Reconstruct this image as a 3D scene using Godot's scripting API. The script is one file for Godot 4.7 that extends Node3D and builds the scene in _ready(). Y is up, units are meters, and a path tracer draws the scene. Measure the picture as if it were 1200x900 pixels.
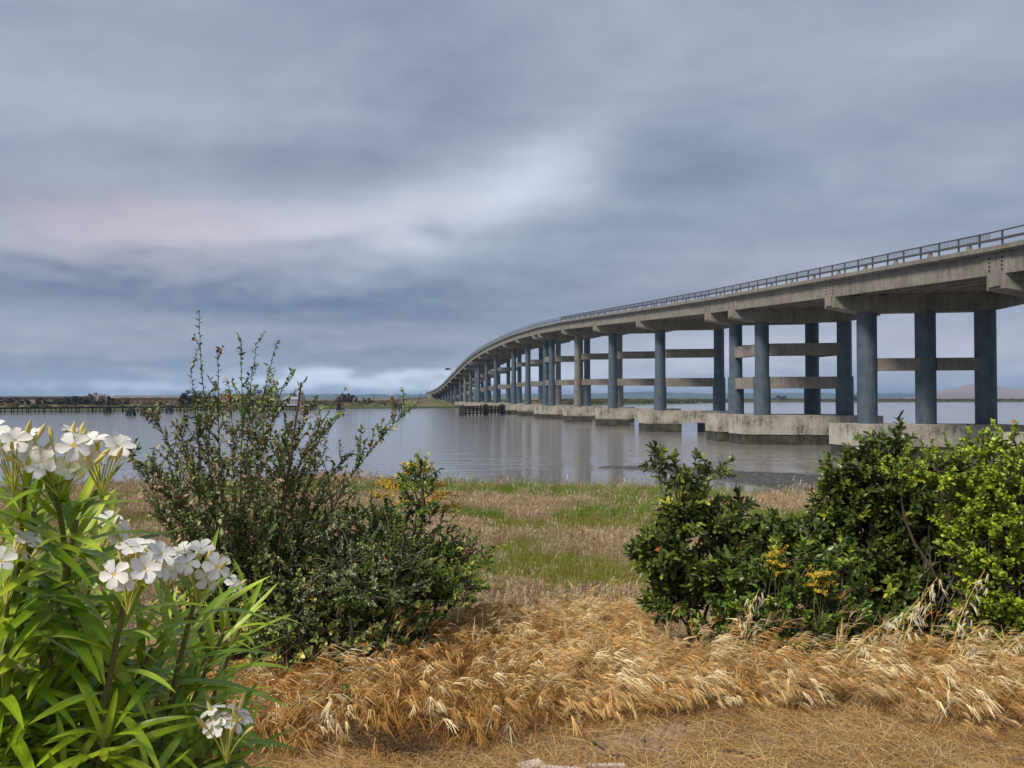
extends Node3D
# A long highway bridge over a tidal river under a cloudy sky, seen across marsh grass and shrubs.
# Water level y = 0, camera at (0, 6.55, 0) looking along -z; "d" below is the distance along -z.

const FOC := 900.0
const EYE := Vector3(0, 6.55, 0)
const PITCH := 0.01815
const BANK := 4.95

var rng := RandomNumberGenerator.new()
var names := {}
var M := {}
var nz := FastNoiseLite.new()
var nz2 := FastNoiseLite.new()

# ------------------------------------------------------------------ mesh collector
class MB:
	var v := PackedVector3Array()
	var n := PackedVector3Array()
	var t := PackedVector2Array()
	var c := PackedColorArray()
	var ix := PackedInt32Array()
	var col := Color(1, 1, 1)

	func vert(p: Vector3, nn: Vector3, uv := Vector2.ZERO) -> int:
		v.append(p); n.append(nn); t.append(uv); c.append(col)
		return v.size() - 1

	func tri(a: int, b: int, d: int):
		var fn := (v[b] - v[a]).cross(v[d] - v[a])
		if fn.dot(n[a] + n[b] + n[d]) > 0.0:
			ix.append(a); ix.append(d); ix.append(b)
		else:
			ix.append(a); ix.append(b); ix.append(d)

	func quad(a: Vector3, b: Vector3, d: Vector3, e: Vector3, out: Vector3, uvs = null):
		var nn := (b - a).cross(d - a).normalized()
		if nn.dot(out) < 0.0: nn = -nn
		var u0 := Vector2(0, 0); var u1 := Vector2(1, 0); var u2 := Vector2(1, 1); var u3 := Vector2(0, 1)
		if uvs != null:
			u0 = uvs[0]; u1 = uvs[1]; u2 = uvs[2]; u3 = uvs[3]
		var i := vert(a, nn, u0)
		vert(b, nn, u1); vert(d, nn, u2); vert(e, nn, u3)
		tri(i, i + 1, i + 2); tri(i, i + 2, i + 3)

	# hexahedron from 8 corners: lower ring p[0..3], upper ring p[4..7]
	func hexa(p: Array):
		var mid := Vector3.ZERO
		for q in p: mid += q
		mid /= 8.0
		for f in [[0, 1, 2, 3], [4, 5, 6, 7], [0, 1, 5, 4], [1, 2, 6, 5], [2, 3, 7, 6], [3, 0, 4, 7]]:
			var fc: Vector3 = (p[f[0]] + p[f[1]] + p[f[2]] + p[f[3]]) / 4.0
			quad(p[f[0]], p[f[1]], p[f[2]], p[f[3]], fc - mid)

	func box(ctr: Vector3, s: Vector3, b := Basis.IDENTITY):
		var h := s / 2.0
		var p := []
		for yy in [-h.y, h.y]:
			for q in [Vector2(-1, -1), Vector2(1, -1), Vector2(1, 1), Vector2(-1, 1)]:
				p.append(ctr + b * Vector3(q.x * h.x, yy, q.y * h.z))
		hexa(p)

	# bar between two points, section given by offsets along "side" and straight up
	func bar(a: Vector3, b: Vector3, side: Vector3, l0: float, l1: float, h0: float, h1: float):
		var up := Vector3.UP
		hexa([a + side * l0 + up * h0, a + side * l1 + up * h0, b + side * l1 + up * h0, b + side * l0 + up * h0,
			a + side * l0 + up * h1, a + side * l1 + up * h1, b + side * l1 + up * h1, b + side * l0 + up * h1])

	func tube(pts: Array, radii: Array, sides := 8, caps := true):
		var k := pts.size()
		var ref := Vector3(0.31, 0.17, 0.93).normalized()
		var first := v.size()
		for i in k:
			var d: Vector3
			if i == 0: d = pts[1] - pts[0]
			elif i == k - 1: d = pts[k - 1] - pts[k - 2]
			else: d = pts[i + 1] - pts[i - 1]
			d = d.normalized()
			var x := d.cross(ref).normalized()
			var y := x.cross(d)
			for s in sides:
				var a := TAU * s / sides
				var o := x * cos(a) + y * sin(a)
				vert(pts[i] + o * radii[i], o, Vector2(float(s) / sides, float(i) / k))
		for i in k - 1:
			for s in sides:
				var a := first + i * sides + s
				var b := first + i * sides + (s + 1) % sides
				tri(a, b, b + sides); tri(a, b + sides, a + sides)
		if caps:
			for e in [0, k - 1]:
				var d: Vector3 = (pts[0] - pts[1]) if e == 0 else (pts[k - 1] - pts[k - 2])
				d = d.normalized()
				var m := vert(pts[e], d)
				var r0 := v.size()
				for s in sides: vert(v[first + e * sides + s], d)
				for s in sides: tri(m, r0 + s, r0 + (s + 1) % sides)

	# thin blade of grass (flat strip with a point)
	func blade(pts: Array, w: float, side: Vector3):
		var k := pts.size()
		var first := v.size()
		for i in k:
			var f := 1.0 - float(i) / (k - 1)
			var d: Vector3 = (pts[min(i + 1, k - 1)] - pts[max(i - 1, 0)]).normalized()
			var nn := side.cross(d).normalized()
			var ww: float = w * (0.25 + 0.75 * f)
			vert(pts[i] - side * ww, nn, Vector2(0, 1.0 - f)); vert(pts[i] + side * ww, nn, Vector2(1, 1.0 - f))
		for i in k - 1:
			var a := first + i * 2
			tri(a, a + 1, a + 3); tri(a, a + 3, a + 2)

	func mesh(mat: Material, colors := false) -> ArrayMesh:
		var arr := []
		arr.resize(Mesh.ARRAY_MAX)
		arr[Mesh.ARRAY_VERTEX] = v; arr[Mesh.ARRAY_NORMAL] = n; arr[Mesh.ARRAY_TEX_UV] = t; arr[Mesh.ARRAY_INDEX] = ix
		if colors: arr[Mesh.ARRAY_COLOR] = c
		var m := ArrayMesh.new()
		m.add_surface_from_arrays(Mesh.PRIMITIVE_TRIANGLES, arr)
		m.surface_set_material(0, mat)
		return m

# ------------------------------------------------------------------ scene helpers
func numbered(nm: String) -> String:
	if not names.has(nm):
		names[nm] = 0
		return nm
	names[nm] += 1
	return "%s_%03d" % [nm, names[nm]]

func part(nm: String, mesh: Mesh, parent: Node, xf := Transform3D.IDENTITY) -> MeshInstance3D:
	var o := MeshInstance3D.new()
	o.name = nm; o.mesh = mesh; o.transform = xf
	parent.add_child(o, true)
	return o

func top(nm: String, mesh: Mesh, label: String, category: String, group := "", kind := "", xf := Transform3D.IDENTITY) -> MeshInstance3D:
	var o := MeshInstance3D.new()
	o.name = numbered(nm); o.mesh = mesh; o.transform = xf
	add_child(o)
	meta(o, label, category, group, kind)
	return o

func node(nm: String, pos: Vector3, label: String, category: String, group := "") -> Node3D:
	var o := Node3D.new()
	o.name = numbered(nm); o.position = pos
	add_child(o)
	meta(o, label, category, group, "")
	return o

func sub(nm: String, parent: Node, pos := Vector3.ZERO) -> Node3D:
	var o := Node3D.new()
	o.name = nm; o.position = pos
	parent.add_child(o, true)
	return o

func meta(o: Node, label: String, category: String, group := "", kind := ""):
	if label: o.set_meta("label", label)
	if category: o.set_meta("category", category)
	if group: o.set_meta("group", group)
	if kind: o.set_meta("kind", kind)

func scatter(nm: String, mesh: Mesh, xfs: Array, cols: Array, parent: Node) -> MultiMeshInstance3D:
	var mm := MultiMesh.new()
	mm.transform_format = MultiMesh.TRANSFORM_3D
	mm.use_colors = true
	mm.mesh = mesh
	mm.instance_count = xfs.size()
	for i in xfs.size():
		mm.set_instance_transform(i, xfs[i])
		mm.set_instance_color(i, cols[i])
	var o := MultiMeshInstance3D.new()
	o.name = numbered(nm) if parent == self else nm
	o.multimesh = mm
	parent.add_child(o, true)
	o.set_meta("kind", "stuff")
	return o

func ray(px: float, py: float) -> Vector3:
	var a := (px - 600.0) / FOC
	var b := (450.0 - py) / FOC
	return Basis(Vector3.RIGHT, PITCH) * Vector3(a, b, -1)

func at(px: float, py: float, d: float) -> Vector3:
	var r := ray(px, py)
	return EYE + r * (d / -r.z)

func on_level(px: float, py: float, y: float) -> Vector3:
	var r := ray(px, py)
	return EYE + r * ((y - EYE.y) / r.y)

func pixel(p: Vector3) -> Vector2:
	var q := Basis(Vector3.RIGHT, -PITCH) * (p - EYE)
	return Vector2(600.0 + FOC * q.x / -q.z, 450.0 - FOC * q.y / -q.z)

func rr(a: float, b: float) -> float:
	return rng.randf_range(a, b)

func rvec() -> Vector3:
	var z := rr(-1, 1)
	var a := rr(0, TAU)
	var s := sqrt(1.0 - z * z)
	return Vector3(s * cos(a), z, s * sin(a))

func lin(r: float, g: float, b: float) -> Color:
	return Color(r, g, b).linear_to_srgb()

func frame(dir: Vector3, hint: Vector3) -> Basis:
	var y := dir.normalized()
	var x := y.cross(hint)
	if x.length() < 0.01: x = y.cross(Vector3(0.6, 0.2, 0.77))
	x = x.normalized()
	return Basis(x, y, x.cross(y))

func table(tb: Array, x: float) -> float:
	var k := tb.size()
	if x <= tb[0][0]: return tb[0][1]
	if x >= tb[k - 1][0]: return tb[k - 1][1]
	for i in k - 1:
		if x < tb[i + 1][0]:
			var f: float = (x - tb[i][0]) / (tb[i + 1][0] - tb[i][0])
			var p0: float = tb[max(i - 1, 0)][1]
			var p3: float = tb[min(i + 2, k - 1)][1]
			return lerpf(cubic_interpolate(tb[i][1], tb[i + 1][1], p0, p3, f), lerpf(tb[i][1], tb[i + 1][1], f), 0.4)
	return 0.0

# ------------------------------------------------------------------ textures and materials
func noise_bytes(sd: int, fr: float, oc: int, w: int, h: int, gw := 0, gh := 0) -> PackedByteArray:
	var f := FastNoiseLite.new()
	f.seed = sd; f.frequency = fr; f.fractal_octaves = oc
	f.noise_type = FastNoiseLite.TYPE_SIMPLEX_SMOOTH
	var im := f.get_seamless_image(gw if gw else w, gh if gh else h)
	im.convert(Image.FORMAT_L8)
	if gw: im.resize(w, h, Image.INTERPOLATE_CUBIC)
	return im.get_data()

func ramp_tex(w: int, h: int, layers: Array, ramp: Array) -> ImageTexture:
	# layers: [bytes, weight]; ramp: colours (linear) spread evenly
	var out := PackedByteArray()
	out.resize(w * h * 3)
	var lut := PackedByteArray()
	for i in 256:
		var f := i / 255.0 * (ramp.size() - 1)
		var k := mini(int(f), ramp.size() - 2)
		var a: Color = ramp[k].lerp(ramp[k + 1], f - k).linear_to_srgb()
		lut.append(int(clampf(a.r, 0, 1) * 255)); lut.append(int(clampf(a.g, 0, 1) * 255)); lut.append(int(clampf(a.b, 0, 1) * 255))
	for i in w * h:
		var s := 0.0
		for l in layers: s += (l[0][i] - 127.5) * l[1]
		var q := clampi(int(127.5 + s), 0, 255) * 3
		out[i * 3] = lut[q]; out[i * 3 + 1] = lut[q + 1]; out[i * 3 + 2] = lut[q + 2]
	return ImageTexture.create_from_image(Image.create_from_data(w, h, false, Image.FORMAT_RGB8, out))

func mat(r: float, g: float, b: float, rough := 0.8, metal := 0.0) -> StandardMaterial3D:
	var m := StandardMaterial3D.new()
	m.albedo_color = lin(r, g, b)
	m.roughness = rough
	m.metallic = metal
	return m

func tri_mat(tex: Texture2D, scale: float, rough := 0.85) -> StandardMaterial3D:
	var m := StandardMaterial3D.new()
	m.albedo_texture = tex
	m.uv1_triplanar = true
	m.uv1_world_triplanar = true
	m.uv1_scale = Vector3.ONE * scale
	m.roughness = rough
	return m

func leaf_mat(r: float, g: float, b: float, rough := 0.45, through := 0.35, tinted := true) -> StandardMaterial3D:
	var m := StandardMaterial3D.new()
	m.albedo_color = lin(r, g, b)
	m.vertex_color_use_as_albedo = tinted
	m.roughness = rough
	m.cull_mode = BaseMaterial3D.CULL_DISABLED
	m.backlight_enabled = through > 0.0
	m.backlight = Color(through, through * 1.05, through * 0.6)
	return m

func make_materials():
	var fine := noise_bytes(3, 0.06, 4, 512, 512)
	var coarse := noise_bytes(4, 0.008, 4, 512, 512)
	var streak := noise_bytes(5, 0.05, 3, 512, 512, 512, 48)
	M.concrete = tri_mat(ramp_tex(512, 512, [[fine, 0.4], [coarse, 0.5], [streak, 0.4]], [Color(.10, .092, .078), Color(.225, .208, .178), Color(.34, .32, .28)]), 0.07, 0.9)
	M.pale_concrete = tri_mat(ramp_tex(512, 512, [[fine, 0.6], [coarse, 0.8], [streak, 0.4]], [Color(.09, .082, .066), Color(.38, .355, .30), Color(.52, .50, .43)]), 0.08, 0.9)
	M.wet_concrete = tri_mat(ramp_tex(512, 512, [[fine, 0.5], [coarse, 0.8], [streak, 0.5]], [Color(.012, .012, .008), Color(.045, .042, .028), Color(.12, .11, .075)]), 0.13, 0.55)
	M.blue_paint = tri_mat(ramp_tex(512, 512, [[fine, 0.4], [coarse, 0.6], [streak, 0.7]], [Color(.045, .068, .09), Color(.08, .110, .138), Color(.125, .16, .19)]), 0.12, 0.6)
	M.bare_column = tri_mat(ramp_tex(512, 512, [[fine, 0.4], [coarse, 0.7], [streak, 0.8]], [Color(.12, .11, .10), Color(.19, .175, .16), Color(.27, .25, .22)]), 0.12, 0.8)
	M.rail = mat(.10, .10, .105, 0.55, 0.3)
	M.dark = mat(.025, .025, .028, 0.7)
	M.tar_wood = tri_mat(ramp_tex(512, 512, [[fine, 0.6], [streak, 0.9]], [Color(.012, .012, .014), Color(.03, .03, .034), Color(.075, .07, .065)]), 0.4, 0.85)
	M.grey_wood = tri_mat(ramp_tex(512, 512, [[fine, 0.5], [streak, 1.1]], [Color(.025, .02, .016), Color(.075, .062, .05), Color(.17, .145, .12)]), 0.5, 0.9)
	M.dirt = tri_mat(ramp_tex(512, 512, [[fine, 0.7], [coarse, 0.7]], [Color(.12, .075, .04), Color(.25, .165, .09), Color(.42, .3, .18)]), 0.7, 0.95)
	M.peat = tri_mat(ramp_tex(512, 512, [[fine, 0.7], [coarse, 0.8]], [Color(.05, .045, .02), Color(.11, .095, .05), Color(.2, .16, .1)]), 0.25, 0.95)
	M.mud = tri_mat(ramp_tex(512, 512, [[fine, 1.3], [coarse, 0.7]], [Color(.018, .018, .018), Color(.06, .058, .056), Color(.17, .165, .155)]), 0.3, 0.7)
	M.bark = tri_mat(ramp_tex(512, 512, [[fine, 0.8], [streak, 0.5]], [Color(.03, .022, .016), Color(.085, .06, .045), Color(.18, .14, .11)]), 3.0, 0.9)
	M.plank = tri_mat(ramp_tex(512, 512, [[fine, 0.4], [streak, 1.0]], [Color(.3, .22, .16), Color(.55, .46, .38), Color(.72, .65, .57)]), 3.0, 0.8)

# ------------------------------------------------------------------ ground shapes
func shore(x: float) -> float:
	return table([[-90, 44], [-45, 47], [-26, 50.5], [-14, 56], [-4, 52.5], [4, 51], [9, 50.5], [14, 47], [20, 45.5], [32, 48], [60, 56], [120, 66]], x) + nz.get_noise_2d(x * 6.0, 9.0) * 1.2

func ground(x: float, d: float) -> float:
	var e := 5.05 + nz.get_noise_2d(x * 9.0, 40.0) * 0.35 + smoothstep(1.0, 3.5, x) * 0.5
	var y := BANK + nz.get_noise_2d(x * 22.0, d * 22.0) * 0.06 + nz2.get_noise_2d(x * 60.0, d * 60.0) * 0.015
	var marsh := 0.85 - 0.012 * (d - 15.0) + nz.get_noise_2d(x * 5.0, d * 5.0) * 0.18
	var k := clampf((d - e) / 7.0, 0.0, 1.0)
	k = (1.0 - pow(1.0 - k, 1.7)) * smoothstep(-0.02, 0.12, k)
	y = lerpf(y, marsh, clampf(k, 0.0, 1.0))
	var s := shore(x)
	y = lerpf(y, -0.5, smoothstep(s - 3.0, s + 4.0, d))
	return y

func sheet(xs: Array, ds: Array, f: Callable, m: Material) -> ArrayMesh:
	var b := MB.new()
	var w := xs.size()
	for d in ds:
		for x in xs:
			var y: float = f.call(x, d)
			var e := 0.05
			var nn := Vector3(y - f.call(x + e, d), e, f.call(x, d + e) - y).normalized()
			b.vert(Vector3(x, y, -d), nn, Vector2(x, d))
	for j in ds.size() - 1:
		for i in w - 1:
			var a := j * w + i
			b.tri(a, a + 1, a + w + 1); b.tri(a, a + w + 1, a + w)
	return b.mesh(m)

func steps(a: float, b: float, k: int) -> Array:
	var o := []
	for i in k + 1: o.append(lerpf(a, b, float(i) / k))
	return o

# ------------------------------------------------------------------ sky
func make_sky() -> PanoramaSkyMaterial:
	var W := 1024; var H := 512
	var data := PackedFloat32Array()
	data.resize(W * H * 3)
	var fa := FastNoiseLite.new()
	fa.seed = 21; fa.frequency = 0.55; fa.fractal_octaves = 5; fa.noise_type = FastNoiseLite.TYPE_SIMPLEX_SMOOTH
	var fb := FastNoiseLite.new()
	fb.seed = 22; fb.frequency = 1.1; fb.fractal_octaves = 4; fb.noise_type = FastNoiseLite.TYPE_SIMPLEX_SMOOTH
	# cloud features in the part of the sky that the photograph shows: px, py, half width, half height, tilt, brightness, warmth
	var feats := []
	for q in [
		[550, 232, 170, 46, -0.20, 0.26, 0.03], [620, 208, 85, 46, -0.45, 0.17, 0.0], [690, 165, 70, 40, -0.4, 0.07, 0.0], [310, 262, 230, 30, -0.08, 0.20, 0.16], [120, 288, 190, 30, 0.02, 0.08, 0.20], [90, 235, 180, 26, 0.05, -0.05, 0.16],
		[60, 130, 190, 60, 0.1, 0.10, -0.02], [330, 105, 150, 40, -0.3, 0.04, 0.0], [250, 185, 240, 26, 0.0, -0.07, 0.06], [790, 190, 130, 60, -0.3, -0.06, -0.03], [470, 170, 120, 30, -0.4, -0.03, 0.0],
		[180, 345, 330, 26, 0.03, -0.15, -0.04], [520, 345, 260, 40, -0.05, -0.08, -0.06], [330, 388, 280, 14, 0.0, 0.05, 0.10], [90, 408, 200, 10, 0.0, 0.02, 0.08], [120, 428, 260, 10, 0.0, -0.07, -0.03], [430, 418, 180, 9, 0.0, -0.05, -0.03], [760, 330, 200, 34, -0.1, -0.01, 0.06],
		[1050, 240, 260, 60, -0.15, 0.04, 0.0], [1000, 335, 200, 34, 0, 0.07, 0.10], [1120, 60, 220, 70, 0, 0.05, 0.0], [700, 40, 260, 60, 0, 0.03, 0.0], [250, 30, 200, 50, 0, 0.0, 0.0], [1150, 190, 90, 20, -0.2, 0.05, 0.0],
		[430, 448, 190, 11, 0.0, 0.55, -0.05], [180, 459, 150, 7, 0.0, 0.42, -0.05], [800, 410, 190, 30, 0, 0.18, 0.08], [1100, 400, 190, 34, 0, 0.14, 0.10], [640, 436, 120, 16, 0, 0.25, 0.0]]:
		var r := ray(q[0], q[1])
		var az := atan2(r.x, -r.z)
		var el := atan2(r.y, Vector2(r.x, r.z).length())
		feats.append([az, el, q[2] / FOC, q[3] / FOC, q[4], q[5], q[6]])
	for j in H / 2 + 4:
		var el := (0.5 - (j + 0.5) / H) * PI
		for i in W:
			# Godot panorama: u = 0 is -z
			var az := wrapf((i + 0.5) / W * TAU, -PI, PI)
			var y := sin(el)
			var ce := cos(el)
			var k := 1.0 / (maxf(y, 0.0) + 0.14)
			var p := Vector3(sin(az) * ce * k, -cos(az) * ce * k * 1.15, 0.0)
			var wob := fb.get_noise_3d(p.x * 0.8, p.y * 0.8, 7.0)
			var a := fa.get_noise_3d(p.x * 0.75 + wob * 0.5, p.y * 0.75, 3.0)
			var b := fb.get_noise_3d(p.x * 1.6, p.y * 1.6 + wob * 0.6, 1.0)
			var c1 := fb.get_noise_3d(p.x * 3.0 + wob * 1.2, p.y * 4.2 + a * 0.8, 5.0)
			var c2 := fa.get_noise_3d(p.x * 11.0 + c1, p.y * 14.0 + wob, 8.0)
			var t := 0.31 + a * 0.12 + b * 0.08 + c1 * 0.055 + (0.35 - absf(c2)) * 0.04
			var warm := fa.get_noise_3d(p.x * 0.4, p.y * 0.6, 11.0) * 0.05
			if absf(az) < 1.2 and el < 1.0:
				var wa := wob * 0.035; var we := b * 0.022
				for q in feats:
					var dx: float = az + wa - q[0]
					var dy: float = el + we - q[1] - dx * -q[4]
					var g: float = dx * dx / (q[2] * q[2]) + dy * dy / (q[3] * q[3])
					if g < 4.0:
						g = exp(-g * 1.1)
						t += q[5] * g * 1.25
						warm += q[6] * g
			# brighter gap low down on the horizon
			var low := exp(-maxf(el, 0.0) / 0.035)
			t += low * 0.13
			t = clampf(t, 0.02, 1.0)
			var dark := Color(.106, .145, .235)
			var light := Color(.61, .68, .80)
			var cc := dark.lerp(light, t)
			cc.r *= 1.0 + warm * 0.6; cc.g *= 1.0 - warm * 0.08; cc.b *= 1.0 - warm * 0.2
			var o := (j * W + i) * 3
			data[o] = cc.r; data[o + 1] = cc.g; data[o + 2] = cc.b
	for o in range((H / 2 + 4) * W * 3, W * H * 3, 3):
		data[o] = .19; data[o + 1] = .205; data[o + 2] = .19
	var im := Image.create_from_data(W, H, false, Image.FORMAT_RGBF, data.to_byte_array())
	im.resize(2048, 1024, Image.INTERPOLATE_CUBIC)
	var m := PanoramaSkyMaterial.new()
	m.panorama = ImageTexture.create_from_image(im)
	return m

# ------------------------------------------------------------------ bridge
const RIGHTWARD := 0.175
var profile := [[30, 6.7], [61.3, 8.25], [84.5, 9.42], [108.5, 10.7], [148, 13.1], [178, 15.0], [209, 16.9], [240, 18.35], [279, 19.5], [308, 19.9], [355, 19.8], [385, 19.3], [416, 18.2], [451, 16.3], [480, 14.3], [506, 12.3], [540, 9.9], [567, 7.9], [592, 6.3], [617, 4.9], [645, 3.6], [688, 2.3], [730, 1.3], [800, 0.6]]

func cap_y(d: float) -> float:
	return EYE.y + table(profile, d)

func centre(d: float) -> Vector3:
	return Vector3(60.1 - RIGHTWARD * d, cap_y(d), -d)

func build_bridge():
	var br := node("highway_bridge", Vector3.ZERO, "long grey concrete highway bridge on blue columns climbing over the river", "bridge")
	var side := Vector3(1, 0, RIGHTWARD).normalized()     # towards the far edge of the deck
	var fwd := Vector3(-RIGHTWARD, 0, -1).normalized()
	var piers := [[61.3, 3], [84.5, 3], [108.5, 4], [116.5, 5], [148, 2], [178, 2], [209, 2], [240.6, 4], [249, 5], [279, 2], [308, 2], [355, 2], [385, 2], [416, 4], [425, 5], [451, 2], [480, 2], [506, 2], [540, 2], [567, 2], [592, 2], [617, 2], [645, 2], [688, 2], [735, 0]]
	var bare := {209.0: [0, 1], 480.0: [0], 279.0: [1]}
	var hw := 9.75
	for pi in piers.size():
		var d: float = piers[pi][0]
		var kind: int = piers[pi][1]
		var c := centre(d)
		var base := Vector3(c.x, 0, c.z)
		if kind == 0:
			var ab := MB.new()
			ab.bar(base + fwd * -2.0, base + fwd * 30.0, side, -10.5, 10.5, 2.0, c.y + 2.0)
			part("abutment", ab.mesh(M.concrete), br)
			continue
		var pier := sub("pier", br)
		# hammerhead cap, deeper between the columns
		var b := MB.new()
		var cw := 0.95
		var top_y := c.y + 1.9
		var cut := 6.6 if kind == 3 else 5.9
		for s in [-1.0, 1.0]:
			var e0: Vector3 = base + side * (s * hw); var e1: Vector3 = base + side * (s * cut)
			var p := []
			for q in [[e0, top_y - 1.22], [e1, c.y]]:
				p.append(q[0] + fwd * -cw + Vector3.UP * q[1]); p.append(q[0] + fwd * cw + Vector3.UP * q[1])
			var lowr := [p[0], p[2], p[3], p[1]]
			var up := []
			for q in lowr: up.append(Vector3(q.x, top_y, q.z))
			b.hexa(lowr + up)
		b.bar(base + side * -cut, base + side * cut, fwd, -cw, cw, c.y, top_y)
		part("cap_beam", b.mesh(M.concrete), pier)
		# ledge that carries the girders
		b = MB.new()
		b.bar(base + side * -(hw + 0.22), base + side * (hw + 0.22), fwd, -0.55, 0.55, top_y - 1.0, top_y + 0.12)
		part("girder_ledge", b.mesh(M.concrete), pier)
		# columns
		var gnd := 4.12
		if kind == 3: gnd = 3.7
		if d > 520: gnd = 2.0 + (d - 520) * 0.02
		var spots := [-5.85, 0.2, 6.25] if kind == 3 else [-5.55, 5.55]
		var height := c.y - gnd
		var low_top := gnd + height * 0.35 + 0.85
		var ci := 0
		for s in spots:
			var q: Vector3 = base + side * s
			b = MB.new()
			var r0 := 1.05 if kind == 3 else 1.18
			var r1 := 1.05 if kind == 3 else 0.98
			if kind == 3 or height < 7.0:
				b.tube([q + Vector3.UP * gnd, q + Vector3.UP * c.y], [r1, r1], 28)
			else:
				b.tube([q + Vector3.UP * gnd, q + Vector3.UP * low_top], [r0, r0], 28)
				b.tube([q + Vector3.UP * (low_top - 0.02), q + Vector3.UP * c.y], [r1, r1], 28)
			var grey: bool = bare.has(d) and ci in bare[d]
			var o := part("column", b.mesh(M.bare_column if grey else M.blue_paint), pier)
			if grey: o.set_meta("label", "unpainted grey column")
			ci += 1
		# struts between the columns
		if height > 9.0:
			var levels := [gnd + 6.0 + 0.7] if kind == 3 else [gnd + height * 0.35, gnd + height * 0.71]
			if kind == 3: levels = [EYE.y + 3.7]
			for ly in levels:
				for k in spots.size() - 1:
					b = MB.new()
					var hh := 0.68 if kind == 3 else 0.82
					b.bar(base + side * (spots[k] + 0.8), base + side * (spots[k + 1] - 0.8), fwd, -0.7, 0.7, ly - hh, ly + hh)
					part("strut", b.mesh(M.concrete), pier)
				if kind == 4:
					var d2: float = piers[pi + 1][0]
					var c2 := centre(d2)
					for s in spots:
						b = MB.new()
						b.bar(base + side * s + fwd * 0.85, Vector3(c2.x, 0, c2.z) + side * s + fwd * -0.85, side, -0.65, 0.65, ly - 0.82, ly + 0.82)
						part("strut", b.mesh(M.concrete), pier)
		# footings: a pale upper beam, and lower blocks stained by the tide
		if d < 520:
			b = MB.new()
			var fw := 9.15 if kind != 3 else 8.7
			if kind == 3:
				b.bar(base + side * -fw, base + side * fw, fwd, -2.2, 2.2, 1.3, gnd)
				part("footing", b.mesh(M.pale_concrete), pier)
				b = MB.new()
				b.bar(base + side * -(fw - 0.1), base + side * (fw - 0.1), fwd, -2.1, 2.1, -2.0, 1.3)
				part("footing_base", b.mesh(M.wet_concrete), pier)
			elif kind == 2:
				b.bar(base + side * -fw, base + side * fw, fwd, -2.2, 2.2, 1.85, gnd)
				part("footing", b.mesh(M.pale_concrete), pier)
				for s in [-1.0, 1.0]:
					b = MB.new()
					b.bar(base + side * (s * fw * 0.995), base + side * (s * 2.2), fwd, -2.15, 2.15, 1.65, 1.85)
					part("footing_block", b.mesh(M.pale_concrete), pier)
					b = MB.new()
					b.bar(base + side * (s * fw * 0.98), base + side * (s * 2.3), fwd, -2.12, 2.12, -2.0, 1.65)
					part("footing_base", b.mesh(M.wet_concrete), pier)
			else:
				b.bar(base + side * -fw, base + side * fw, fwd, -2.4, 2.4, 1.45, gnd)
				part("footing", b.mesh(M.pale_concrete), pier)
				b = MB.new()
				b.bar(base + side * -(fw - 0.12), base + side * (fw - 0.12), fwd, -2.3, 2.3, -2.0, 1.45)
				part("footing_base", b.mesh(M.wet_concrete), pier)
		elif d < 700:
			b = MB.new()
			b.bar(base + side * -7.5, base + side * 7.5, fwd, -1.6, 1.6, -1.0, gnd + 0.1)
			part("footing", b.mesh(M.pale_concrete), pier)
	# spans
	var ends := [16.0]
	for q in piers: ends.append(q[0])
	ends.append(790.0)
	var bolt := MB.new()
	bolt.tube([Vector3(0, 0, 0), Vector3(0, 0.07, 0)], [0.085, 0.06], 8)
	var bolt_mesh := bolt.mesh(M.dark)
	var post_b := MB.new()
	post_b.box(Vector3(0, 0.6, 0), Vector3(0.09, 1.2, 0.13))
	var post_mesh := post_b.mesh(M.rail)
	var brk_b := MB.new()
	brk_b.hexa([Vector3(-.16, 0, -.16), Vector3(.16, 0, -.16), Vector3(.16, 0, .22), Vector3(-.16, 0, .22), Vector3(-.08, .5, -.1), Vector3(.08, .5, -.1), Vector3(.08, .5, .1), Vector3(-.08, .5, .1)])
	var brk_mesh := brk_b.mesh(M.concrete)
	for i in ends.size() - 1:
		var d0: float = ends[i]; var d1: float = ends[i + 1]
		var a := centre(d0); var e := centre(d1)
		a.y += 1.9; e.y += 1.9                                     # girder soffit
		var span := sub("span", br)
		var dir := (e - a).normalized()
		var a2 := a + dir * 0.04; var e2 := e - dir * 0.04
		for k in 8:
			var l := -9.35 + k * 18.7 / 7.0
			var b := MB.new()
			b.bar(a2, e2, side, l - 0.14, l + 0.14, 0.25, 1.62)
			b.bar(a2, e2, side, l - 0.30, l + 0.30, 0.0, 0.252)
			b.bar(a2, e2, side, l - 0.4, l + 0.4, 1.618, 1.78)
			if k == 0 or k == 7:
				var sg := -1.0 if k == 0 else 1.0
				b = MB.new()
				b.bar(a2, e2, side, l - 0.3, l + 0.3, 0.0, 1.78)
				for q in [[a2, a2 + dir * 1.5], [e2 - dir * 1.5, e2]]:
					b.bar(q[0], q[1], side, l + sg * 0.25, l + sg * 0.37, 0.0, 1.775)
			part("girder", b.mesh(M.concrete), span)
		if d0 < 300:
			for q in [a2 + dir * 0.62, e2 - dir * 0.62]:
				for k in 4:
					part("bolt_cover", bolt_mesh, span, Transform3D(Basis(dir, -side, dir.cross(-side)), q + side * -9.73 + Vector3.UP * (0.38 + 0.33 * k)))
		var b2 := MB.new()
		b2.bar(a, e, side, -10.15, 10.15, 1.782, 2.02)
		part("deck_slab", b2.mesh(M.concrete), span)
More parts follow.
